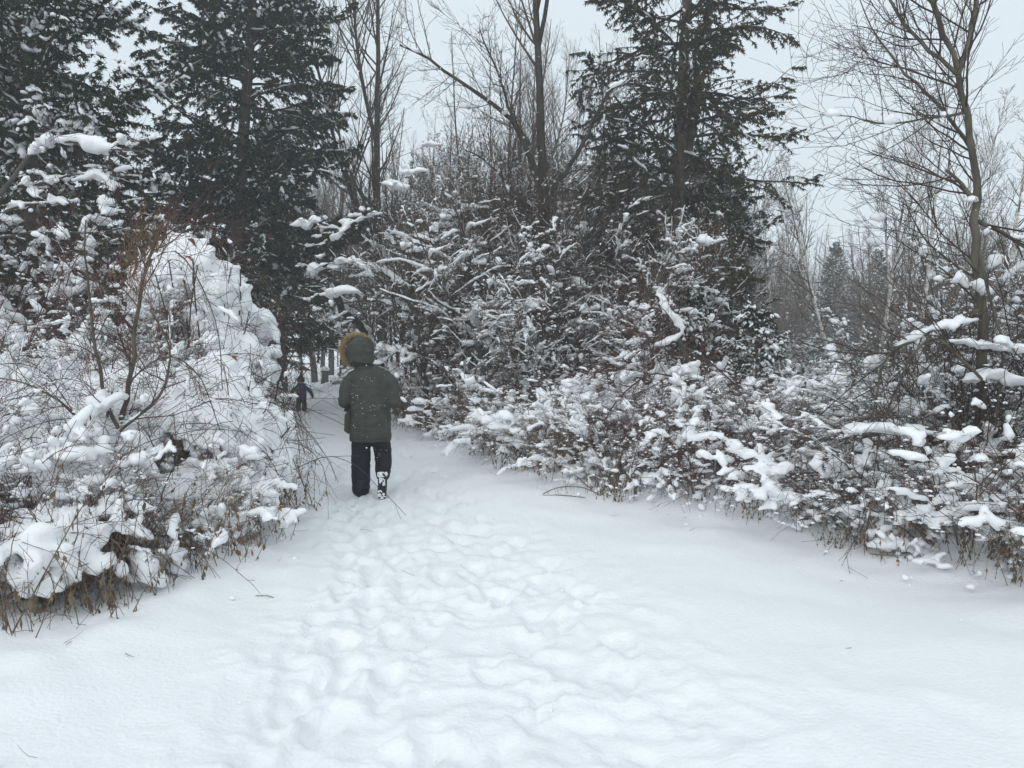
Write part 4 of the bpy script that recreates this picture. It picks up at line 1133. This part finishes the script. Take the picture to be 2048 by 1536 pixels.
# single withered leaves
def leaf(label, p, s, rx, rz, m=M_leafb):
    lm = MB()
    V = [(0, 0, 0)] ; n = 9
    prof = [0, .28, .46, .5, .42, .25, .1, 0]
    pts = []
    for i, w in enumerate(prof):
        u = i / 7.0
        pts.append((u, w * .55, .12 * math.sin(u * 4) + .06)); pts.append((u, 0, .16 * math.sin(u * 3.3) - .04)); pts.append((u, -w * .5, .1 * math.sin(u * 5) + .1))
    Q = []
    for i in range(7):
        a = i * 3; Q += [(a, a + 1, a + 4, a + 3), (a + 1, a + 2, a + 5, a + 4)]
    lm.add(np.array(pts) * s, None, Q)
    t = thing('withered_leaf', label, 'leaf', tuple(p), rz, tilt=(rx, .6))
    part('blade', lm.mesh('blade', m), t)
    m2 = MB(); tubes(m2, np.array([[(0, 0, 0), (-.15 * s, 0, .05 * s), (-.4 * s, .03 * s, .25 * s)]]), np.full((1, 3), .0012), 3)
    part('stalk', m2.mesh('stalk', M_twig), t)
leaf('curled rust-brown leaf hanging over the mound\'s snowy peak', px(375, 478, 5.55), .09, 1.2, 1.0)
leaf('second rust-brown leaf just below the curled one on the snowy peak', px(368, 512, 5.55), .08, .4, .2)
leaf('dark curled leaf hanging in the middle of the white left mound', px(396, 705, 5.4), .07, 1.4, 1.6)
leaf('small tan leaf on the snow low on the left mound', px(394, 915, 5.2), .05, 1.0, .5)
leaf('brown leaf tucked under the snow ledge left of the child', px(460, 712, 5.9), .07, .8, .4)

# ------------------------------------------------------------------ rocks and stump at the end of the path
rng = np.random.default_rng(9)
for i, (x, Y, s) in enumerate([(672, 33, .22), (700, 34, .28), (728, 33, .25), (690, 38, .3)]):
    p = at(x, Y); m = MB()
    blobs(m, [[0, 0, s * .3]], [[s * 1.3, s, s * .8]], rng, 3, .07)
    t = thing('boulder', ['snow-topped boulder right of the stump at the path\'s end', 'largest snow-topped boulder at the path\'s end, left of the walker', 'snow-topped boulder half behind the walker\'s left arm', 'furthest snow-topped boulder beyond the path\'s end'][i], 'rock', p)
    part('stone', m.mesh('stone', M_stone), t)
    m = MB(); blobs(m, [[0, 0, s * .75]], [[s * 1.35, s * 1.05, s * .45]], rng, 3, .05)
    part('snow', m.mesh('snow', M_snow), t)
p = at(650, 34); t = thing('tree_stump', 'short snow-capped stump beside the far end of the path', 'stump', p)
m = MB(); tubes(m, np.array([[(0, 0, -.1), (0, 0, .2), (.01, 0, .6)]]), np.array([[.2, .16, .15]]), 12, cap=True); part('wood', m.mesh('wood', M_bark), t)
m = MB(); blobs(m, [[0, 0, .64]], [[.22, .2, .14]], rng, 3, .05); part('snow', m.mesh('snow', M_snow), t)
#@@SPLIT3@@
# ------------------------------------------------------------------ people
def fabric(name, col, var, bump=.3):
    return mat(name, col, .75, var, 12, bump, 55, dist=.006, spec=.25)
M_parka = fabric('parka_cloth', (0.044, 0.047, 0.039), (0.062, 0.064, 0.054))
M_seam = mat('seam', (0.012, 0.013, 0.013), .8)
M_fur = mat('fur', (0.40, 0.28, 0.15), .9, (0.6, 0.46, 0.30), 40)
M_trous = fabric('trouser_cloth', (0.008, 0.008, 0.012), (0.013, 0.013, 0.019))
M_boot = mat('boot_rubber', (0.012, 0.013, 0.014), .6, bump=.2)
M_skin = mat('skin', (0.5, 0.32, 0.25), .5)
M_hair = mat('hair', (0.03, 0.02, 0.015), .6)
M_navy = fabric('navy_cloth', (0.012, 0.020, 0.068), (0.017, 0.028, 0.09))
M_blue = fabric('blue_cloth', (0.012, 0.035, 0.13), (0.02, 0.05, 0.17))
M_eye = mat('eye', (0.7, 0.7, 0.7), .2)

def chain(mb, pts, rad, sides=14, n=14, rng=None):
    P = np.array(pts, float); r = np.array(rad, float)
    d = np.concatenate([[0], np.cumsum(np.linalg.norm(np.diff(P, axis=0), axis=1))]); d /= d[-1]
    t = np.linspace(0, 1, n)
    Q = np.stack([np.interp(t, d, P[:, k]) for k in range(3)], -1)
    rr = np.interp(t, d, r)
    for _ in range(1):
        Q[1:-1] = (Q[:-2] + 2 * Q[1:-1] + Q[2:]) / 4
    tubes(mb, Q[None], rr[None], sides, cap=True)
    zz = np.random.default_rng(0)
    for k in (0, -1):
        blobs_round(mb, Q[k], (rr[k],) * 3)

def blobs_round(mb, c, s, sub=3):
    V, T = ICO[sub]
    mb.add(V * np.array(s) + np.array(c), T)

def loft(mb, rings, seg=28, pw=2.6):
    V = []
    a = np.arange(seg) * 2 * PI / seg
    for (z, cx, cy, rx, ry) in rings:
        c, s = np.cos(a), np.sin(a)
        V.append(np.stack([cx + rx * np.sign(c) * np.abs(c) ** (2 / pw), cy + ry * np.sign(s) * np.abs(s) ** (2 / pw), np.full(seg, z)], -1))
    n = len(rings); V = np.concatenate(V)
    Q = [(i * seg + j, i * seg + (j + 1) % seg, (i + 1) * seg + (j + 1) % seg, (i + 1) * seg + j) for i in range(n - 1) for j in range(seg)]
    V = np.concatenate([V, [[rings[0][1], rings[0][2], rings[0][0]], [rings[-1][1], rings[-1][2], rings[-1][0]]]])
    T = [(n * seg, (j + 1) % seg, j) for j in range(seg)] + [(n * seg + 1, (n - 1) * seg + j, (n - 1) * seg + (j + 1) % seg) for j in range(seg)]
    mb.add(V, T, Q)

def wrinkle(me, amp, fs, seed):
    n = len(me.vertices)
    co = np.zeros(n * 3, np.float32); me.vertices.foreach_get('co', co); co = co.reshape(-1, 3)
    no = np.zeros(n * 3, np.float32); me.vertices.foreach_get('normal', no); no = no.reshape(-1, 3)
    d = 0
    for k, (f, sc) in enumerate(fs):
        d = d + f[3] * (1 - 2 * np.abs(noise3(co * np.array(f[:3]), sc, seed + k)))
    me.vertices.foreach_set('co', (co + no * (amp * d)[:, None]).astype(np.float32).ravel()); me.update()

def hand(mb, wrist, d, up, s=1.0, side=1):
    d = Vector(d).normalized(); up = Vector(up).normalized(); lat = d.cross(up).normalized() * side; up = lat.cross(d) * side
    w = Vector(wrist)
    chain(mb, [w, w + d * .05 * s, w + d * .085 * s], [.024 * s, .032 * s, .034 * s], 10, 6)
    for k, ln in enumerate((.062, .074, .068, .052)):
        b = w + d * .08 * s + lat * (.03 - k * .02) * s
        chain(mb, [b, b + d * ln * .5 * s - up * .004, b + d * ln * .8 * s - up * .022 * s, b + d * ln * .75 * s - up * .045 * s], [.0095 * s, .009 * s, .008 * s, .007 * s], 8, 7)
    b = w + d * .03 * s + lat * .028 * s
    chain(mb, [b, b + d * .03 * s + lat * .022 * s - up * .01, b + d * .055 * s + lat * .02 * s - up * .03 * s], [.012 * s, .0105 * s, .009 * s], 8, 6)

def build_adult():
    X0, Y0 = px(742, 985, 8.1).x, 8.1
    z0 = gz(X0, Y0) - .0
    t = thing('person', 'walker seen from behind in a dark green fur-hooded parka and black trousers, right heel raised', 'person', (X0, Y0, z0))
    # body (one continuous skin surface)
    b = MB()
    loft(b, [(.82, 0, 0, .15, .11), (.95, 0, 0, .16, .11), (1.08, 0, 0, .145, .10), (1.22, 0, 0, .16, .09), (1.30, 0, 0, .11, .07), (1.38, -.01, 0, .06, .06)], 20, 2.2)
    chain(b, [(-.01, 0, 1.34), (-.03, .01, 1.44)], [.055, .052], 12, 5)
    blobs_round(b, (-.05, .03, 1.54), (.082, .10, .118))
    chain(b, [(-.085, .12, 1.55), (-.09, .143, 1.53)], [.012, .017], 8, 4)       # nose
    blobs_round(b, (-.075, .09, 1.465), (.045, .045, .035))                       # chin
    for sx in (-1, 1):
        blobs_round(b, (-.05 + sx * .082, .02, 1.54), (.012, .022, .032))
        el = (sx * .265, -.03, 1.0); wr = (sx * .12, .24, 1.06)
        chain(b, [(sx * .15, 0, 1.245), (sx * .205, -.01, 1.17), el], [.045, .045, .04], 12, 10)
        chain(b, [el, (sx * .2, .1, 1.02), wr], [.04, .036, .026], 12, 10)
        hand(b, wr, (-sx * .45, .8, .1), (0, -.2, 1), 1.0, sx)
    chain(b, [(-.09, 0, .86), (-.115, .03, .48), (-.115, 0, .1)], [.085, .055, .04], 12, 14)
    chain(b, [(.09, 0, .86), (.105, .12, .47), (.135, -.06, .2)], [.085, .055, .04], 12, 14)
    part('body', remesh(b, 'body', M_skin, .0075, 2, dec=.25), t)
    # hair inside the hood
    h = MB(); blobs_round(h, (-.045, .0, 1.565), (.092, .095, .115)); part('hair', remesh(h, 'hair', M_hair, .012, 1), t)
    # parka
    m = MB()
    loft(m, [(.585, .0, 0, .212, .165), (.62, .0, 0, .214, .168), (.75, .0, 0, .205, .165), (.92, .0, 0, .196, .16), (1.05, .005, 0, .2, .155), (1.16, .005, 0, .222, .15), (1.24, .003, 0, .225, .142), (1.30, .0, 0, .195, .125), (1.35, -.02, 0, .13, .11), (1.39, -.04, 0, .09, .09)], 36, 2.7)
    for sx in (-1, 1):
        k = 1.0 if sx < 0 else .95
        el = (sx * .262 * k, -.045, 1.0); wr = (sx * .15, .22, 1.06)
        chain(m, [(sx * .165, 0, 1.255), (sx * .235, -.015, 1.17), el], [.072, .076, .066], 16, 12)
        chain(m, [el, (sx * .21, .08, 1.01), wr], [.066, .064, .052], 16, 12)
    me = remesh(m, 'parka', M_parka, .0095, 3)
    wrinkle(me, .0045, [((1, 1, 2.4, 1.0), 9), ((1.2, 1.2, 3, .6), 20)], 5)
    pk = part('parka', me, t)
    # hood
    m = MB()
    blobs_round(m, (-.095, -.015, 1.535), (.142, .15, .148))
    blobs_round(m, (-.085, -.04, 1.455), (.135, .11, .10))
    blobs_round(m, (-.125, .06, 1.53), (.135, .12, .145))
    me = remesh(m, 'hood', M_parka, .0095, 4)
    wrinkle(me, .007, [((1, 1, 2.0, 1.0), 8), ((2, 2, 3, .6), 15)], 8)
    hood = part('hood', me, pk)
    # fur ring round the hood opening
    rng = np.random.default_rng(4)
    n = 3400
    c = np.array([-.168, .105, 1.545]); ax = norm(np.array([-.58, .80, .10]))
    u = norm(np.cross(ax, [0, 0, 1])); v = np.cross(u, ax) * 1.0
    a = rng.uniform(0, 2 * PI, n); rr = .145
    dirn = np.cos(a)[:, None] * u + np.sin(a)[:, None] * v
    S = c + dirn * rr + ax * rng.uniform(-.045, .045, n)[:, None] + rng.normal(0, .006, (n, 3))
    d = norm(dirn + ax * rng.uniform(-1.2, .5, n)[:, None] + rng.normal(0, .3, (n, 3)))
    F = grow(S, d, rng.uniform(.03, .062, n), 3, .12, -.15, rng)
    m = MB(); tubes(m, F, taper([.0024] * n, 3, .2), 3)
    a2 = np.linspace(0, 2 * PI, 28); core = c + (np.cos(a2)[:, None] * u + np.sin(a2)[:, None] * v) * rr
    tubes(m, core[None], np.full((1, 28), .02), 8)
    part('fur_trim', m.mesh('fur_trim', M_fur), pk, 'stuff')
    # seams: hem, yoke, centre back of hood
    s = MB()
    def ringline(z, rx, ry, a0, a1, r, cy=0, cx=0):
        aa = np.linspace(a0, a1, 30); cc, ss = np.cos(aa), np.sin(aa)
        P = np.stack([cx + rx * np.sign(cc) * np.abs(cc) ** (2 / 2.7), cy + ry * np.sign(ss) * np.abs(ss) ** (2 / 2.7), np.full(30, z)], -1)
        tubes(s, P[None], np.full((1, 30), r), 5)
    ringline(.62, .2165, .1705, 0, 2 * PI, .003)
    part('hem_seam', s.mesh('hem_seam', M_seam), pk)
    s = MB(); ringline(1.155, .222, .151, PI + .25, 2 * PI - .25, .003); part('yoke_seam', s.mesh('yoke_seam', M_seam), pk)
    s = MB(); ringline(1.385, .118, .115, PI + .05, 2 * PI - .05, .006, -.03, -.07); part('collar_seam', s.mesh('collar_seam', M_seam), pk)
    # bellows pocket on the left side
    m = MB(); loft(m, [(.66, -.215, .03, .028, .07), (.69, -.235, .03, .045, .085), (.86, -.23, .03, .042, .085), (.92, -.205, .03, .02, .075)], 18, 3)
    me = remesh(m, 'pocket', M_parka, .008, 2); pc = part('pocket', me, pk)
    m = MB(); loft(m, [(.895, -.24, .03, .036, .09), (.925, -.24, .03, .035, .088), (.96, -.21, .03, .02, .08)], 18, 3)
    part('pocket_flap', remesh(m, 'pocket_flap', M_seam, .008, 1), pc)
    # trousers
    m = MB()
    loft(m, [(.55, 0, 0, .175, .125), (.75, 0, 0, .175, .13), (.95, 0, 0, .16, .12)], 24, 2.4)
    chain(m, [(-.095, 0, .62), (-.108, .02, .42), (-.108, .01, .2), (-.105, 0, .075)], [.099, .098, .095, .091], 18, 16)
    chain(m, [(.095, 0, .62), (.118, .09, .44), (.128, .03, .34), (.14, -.08, .245)], [.097, .09, .084, .074], 18, 16)
    me = remesh(m, 'trousers', M_trous, .0095, 2)
    wrinkle(me, .0055, [((1, 1, 2.2, 1.0), 8), ((1, 1, 3, .5), 18)], 15)
    part('trousers', me, t)
    # boots
    def boot(heel, d, up, snowy):
        d = Vector(d).normalized(); up = Vector(up).normalized(); lat = d.cross(up)
        M = lambda a, b_, c_: np.array(Vector(heel) + lat * a + d * b_ + up * c_)
        b = MB()
        chain(b, [M(0, .03, .18), M(0, .04, .10)], [.058, .056], 14, 6)
        chain(b, [M(0, .04, .06), M(0, .12, .055), M(0, .22, .04)], [.05, .048, .04], 14, 8)
        bo = part('boot', remesh(b, 'boot', M_boot, .008, 2), t)
        # sole with lugs
        so = MB(); prof = [(0, .022), (.015, .034), (.05, .038), (.11, .034), (.17, .045), (.22, .045), (.255, .034), (.272, .016)]
        V = []
        for c_ in (0, .02):
            for (l_, w_) in prof:
                V.append(M(-w_, l_, c_))
            for (l_, w_) in prof[::-1]:
                V.append(M(w_, l_, c_))
        nn = 16
        Q = [(i, (i + 1) % nn, nn + (i + 1) % nn, nn + i) for i in range(nn)]
        T = [(0, i, i + 1) for i in range(1, nn - 1)] + [(nn, nn + i + 1, nn + i) for i in range(1, nn - 1)]
        so.add(np.array(V), T, Q)
        sole = part('sole', so.mesh('sole', M_boot, False), bo)
        for l_ in (.02, .05, .08, .135, .165, .195, .225, .25):
            for sx in (-1, 1):
                lu = MB(); w0 = sx * .006; w1 = sx * float(np.interp(l_, [p_[0] for p_ in prof], [p_[1] for p_ in prof])) * .92
                c8 = [M(x_, y_, z_) for z_ in (-.008, .003) for (x_, y_) in ((w0, l_ - .008), (w1, l_ - .011), (w1, l_ + .007), (w0, l_ + .010))]
                lu.add(np.array(c8), None, [(0, 1, 2, 3), (7, 6, 5, 4), (0, 4, 5, 1), (1, 5, 6, 2), (2, 6, 7, 3), (3, 7, 4, 0)])
                part('lug', lu.mesh('lug', M_boot, False), sole)
        if snowy:
            rg = np.random.default_rng(2); sn = MB(); k = 150
            l_ = rg.uniform(.0, .265, k); w_ = rg.uniform(-.9, .9, k) * np.interp(l_, [p_[0] for p_ in prof], [p_[1] for p_ in prof])
            keep = (noise2(l_ * 1.0, w_, 28, 3) > -.3)
            for q in np.where(keep)[0]:
                blobs_round(sn, M(w_[q], l_[q], -.003), rg.uniform(.005, .012, 3), 2)
            for q in range(60):
                a_ = rg.uniform(0, PI * 2)
                blobs_round(sn, M(math.cos(a_) * .045, .0 + rg.uniform(-.01, .03), .02 + rg.uniform(0, .05)), rg.uniform(.005, .013, 3), 2)
            part('snow', sn.mesh('snow', M_snow), bo)
    boot((-.105, -.07, -.035), (0, 1, 0), (0, 0, 1), False)
    boot((.145, -.19, .265), (.03, -.10, -1), (0, 1, -.1), True)
    # flakes caught on coat and trousers
    rg = np.random.default_rng(12); fl = MB(); k = 130
    z = rg.uniform(.15, 1.33, k); x = rg.uniform(-.17, .19, k)
    for q in range(k):
        if z[q] < .58:
            cx, rx, ry, cy = (-.108, .088, .088, .01) if x[q] < 0 else (.108, .085, .085, .03)
            if z[q] < .3 and x[q] > 0: continue
            xx = cx + rg.uniform(-.9, .9) * rx; yy = cy - ry * math.sqrt(max(0, 1 - ((xx - cx) / rx) ** 2)) - .003
        else:
            xx = x[q]; ry = np.interp(z[q], [.56, .92, 1.05, 1.24, 1.33], [.165, .16, .155, .142, .115]); rx = .21
            yy = -ry * (1 - abs(xx / rx) ** 2.7) ** (1 / 2.7) - .003
        s_ = rg.uniform(.0018, .004)
        V, T = ICO[1]; fl.add(V * [s_ * rg.uniform(.8, 1.7), s_ * .6, s_] + [xx, yy, z[q]], T)
    part('clinging_snowflakes', fl.mesh('clinging_snowflakes', M_snow), t, 'stuff')
build_adult()

def build_child():
    p = px(603, 815, 20.0)
    z0 = gz(p.x, 20.0) - .02
    t = thing('person', 'small child in navy snowsuit and dark pointed hat, far down the path with arms spread', 'person', (p.x, 20.0, z0), .15)
    b = MB()
    loft(b, [(.35, 0, 0, .10, .08), (.5, .0, 0, .11, .085), (.62, -.0, 0, .11, .08), (.70, 0, 0, .06, .055)], 18, 2.2)
    blobs_round(b, (-.01, .01, .82), (.085, .095, .105)); chain(b, [(-.01, .1, .82), (-.01, .115, .81)], [.012, .014], 8, 4)
    chain(b, [(0, 0, .68), (0, 0, .76)], [.045, .045], 10, 4)
    for sx in (-1, 1):
        wr = (sx * .27, .02, .46 if sx > 0 else .42)
        chain(b, [(sx * .1, 0, .66), (sx * .2, -.02, .57), wr], [.04, .035, .025], 10, 10)
        hand(b, wr, (sx * .3, 0, -1), (0, 1, 0), .65, sx)
        chain(b, [(sx * .06, 0, .4), (sx * .075, .0, .05)], [.06, .035], 10, 10)
    part('body', remesh(b, 'body', M_skin, .008, 1), t)
    m = MB()
    loft(m, [(.36, 0, 0, .125, .10), (.45, 0, 0, .13, .105), (.58, 0, 0, .125, .10), (.67, 0, 0, .11, .085), (.72, 0, 0, .065, .065)], 22, 2.4)
    me = remesh(m, 'jacket', M_navy, .01, 2); wrinkle(me, .006, [((1, 1, 2, 1), 14)], 3); jk = part('jacket', me, t)
    for sx in (-1, 1):
        m = MB(); wr = (sx * .262, .02, .48 if sx > 0 else .44)
        chain(m, [(sx * .095, 0, .655), (sx * .2, -.02, .585), wr], [.055, .052, .042], 12, 10)
        part('sleeve', remesh(m, 'sleeve', M_blue if sx > 0 else M_navy, .01, 2), jk)
        m = MB(); e = wr
        chain(m, [e, (e[0] + sx * .02, .02, e[2] - .06), (e[0] + sx * .02, .03, e[2] - .10)], [.035, .038, .03], 12, 6)
        chain(m, [(e[0], .04, e[2] - .03), (e[0] - sx * .01, .075, e[2] - .06)], [.016, .015], 8, 4)
        part('mitten', remesh(m, 'mitten', M_seam, .009, 1), t)
    m = MB()
    loft(m, [(.3, 0, 0, .11, .085), (.42, 0, 0, .115, .09)], 18, 2.3)
    chain(m, [(-.06, 0, .36), (-.075, .02, .2), (-.08, .0, .07)], [.068, .062, .06], 12, 10)
    chain(m, [(.06, 0, .36), (.08, -.01, .2), (.07, -.05, .09)], [.068, .062, .06], 12, 10)
    me = remesh(m, 'snow_trousers', M_trous, .01, 2); wrinkle(me, .006, [((1, 1, 2, 1), 14)], 9); part('snow_trousers', me, t)
    for sx in (-1, 1):
        m = MB(); yy = 0 if sx < 0 else -.05
        chain(m, [(sx * .077, yy, .09), (sx * .077, yy + .02, .045), (sx * .08, yy + .10, .04)], [.05, .05, .042], 12, 8)
        part('boot', remesh(m, 'boot', M_boot, .01, 1), t)
    m = MB(); loft(m, [(.80, -.01, 0, .105, .11), (.87, -.01, 0, .10, .105), (.94, -.01, 0, .06, .065), (.985, -.01, 0, .02, .02)], 18, 2)
    hat = part('hat', remesh(m, 'hat', M_seam, .009, 2), t)
    m = MB(); blobs_round(m, (-.01, 0, 1.0), (.028, .028, .028)); part('bobble', m.mesh('bobble', M_seam), hat)
    m = MB(); chain(m, [(-.08, .03, .73), (0, -.07, .735), (.08, .03, .73)], [.035, .035, .035], 10, 12); part('scarf', remesh(m, 'scarf', M_navy, .01, 2), t)
build_child()

# ------------------------------------------------------------------ crumbs of snow and twig litter on the ground
rng = np.random.default_rng(123)
def ground_spots(n, edge):
    y = rng.uniform(2.6, 13, n)
    if edge:
        x = np.where(rng.uniform(0, 1, n) < .5, redge(y) - rng.exponential(.35, n) + .2, ledge(y) + rng.exponential(.3, n) - .1)
    else:
        x = pathx(y) + rng.normal(0, .6, n)
    return x, y, ground_z(x, y)
m = MB()
for n_, e_, s0, s1 in ((190, True, .006, .024), (170, False, .004, .012)):
    x, y, z = ground_spots(n_, e_); s_ = s0 + (s1 - s0) * rng.uniform(0, 1, n_) ** 3
    blobs(m, np.stack([x, y, z + .2 * s_ + (.012 if not e_ else .022)], -1), np.stack([s_ * 1.2, s_, s_ * .8], -1), rng, 1 if not e_ else 2, .2, under=.9)
setting('snow_crumbs', m.mesh('snow_crumbs', M_snow), 'stuff')
x, y, z = ground_spots(150, True)
m = MB(); A_ = grow(np.stack([x, y, z + .035], -1), np.stack([rng.normal(0, 1, 150), rng.normal(0, 1, 150), rng.normal(0, .12, 150)], -1), rng.uniform(.02, .14, 150), 4, .15, 0, rng)
tubes(m, A_, taper(rng.uniform(.001, .0022, 150), 4, .5), 3)
setting('twig_litter', m.mesh('twig_litter', M_twig), 'stuff')

# ------------------------------------------------------------------ falling snow
rng = np.random.default_rng(99)
n = 8500
P = np.stack([rng.uniform(-12, 12, n), 3.2 + 18 * rng.uniform(0, 1, n) ** 1.3, rng.uniform(.1, 8, n)], -1)
s = rng.uniform(.002, .0048, n)
m = MB(); V = np.array([(1, 0, 0), (-1, 0, 0), (0, 1, 0), (0, -1, 0), (0, 0, 1), (0, 0, -1.)]); T = np.array([(0, 2, 4), (2, 1, 4), (1, 3, 4), (3, 0, 4), (2, 0, 5), (1, 2, 5), (3, 1, 5), (0, 3, 5)])
VV = V[None] * s[:, None, None] * rng.uniform(.7, 1.3, (n, 1, 3)) + P[:, None]
m.add(VV.reshape(-1, 3), (T[None] + (np.arange(n) * len(V))[:, None, None]).reshape(-1, 3))
setting('falling_snow', m.mesh('falling_snow', M_fsnow), 'stuff')

# ------------------------------------------------------------------ haze
hz = MB()
x0, x1, y0, y1, z0, z1 = -262, 262, -62, 384, -3.5, 30
c8 = [(x0, y0, z0), (x1, y0, z0), (x1, y1, z0), (x0, y1, z0), (x0, y0, z1), (x1, y0, z1), (x1, y1, z1), (x0, y1, z1)]
mh = bpy.data.materials.new('haze'); mh.use_nodes = True
for nd in list(mh.node_tree.nodes):
    mh.node_tree.nodes.remove(nd)
mo = mh.node_tree.nodes.new('ShaderNodeOutputMaterial'); pv = mh.node_tree.nodes.new('ShaderNodeVolumePrincipled')
pv.inputs['Color'].default_value = (.98, .99, 1, 1); pv.inputs['Density'].default_value = .0031
pv.inputs['Anisotropy'].default_value = .0
mh.node_tree.links.new(pv.outputs[0], mo.inputs['Volume'])
hz.add(np.array(c8, float), None, [(0, 3, 2, 1), (4, 5, 6, 7), (0, 1, 5, 4), (1, 2, 6, 5), (2, 3, 7, 6), (3, 0, 4, 7)])
setting('haze', hz.mesh('haze', mh, False), 'stuff')
tot = sum(sum(len(p.vertices) - 2 for p in me.polygons) if len(me.polygons) < 50 else len(me.loops) - 2 * len(me.polygons) for me in bpy.data.meshes)
print('TRIANGLES', tot, 'objects', len(bpy.data.objects))
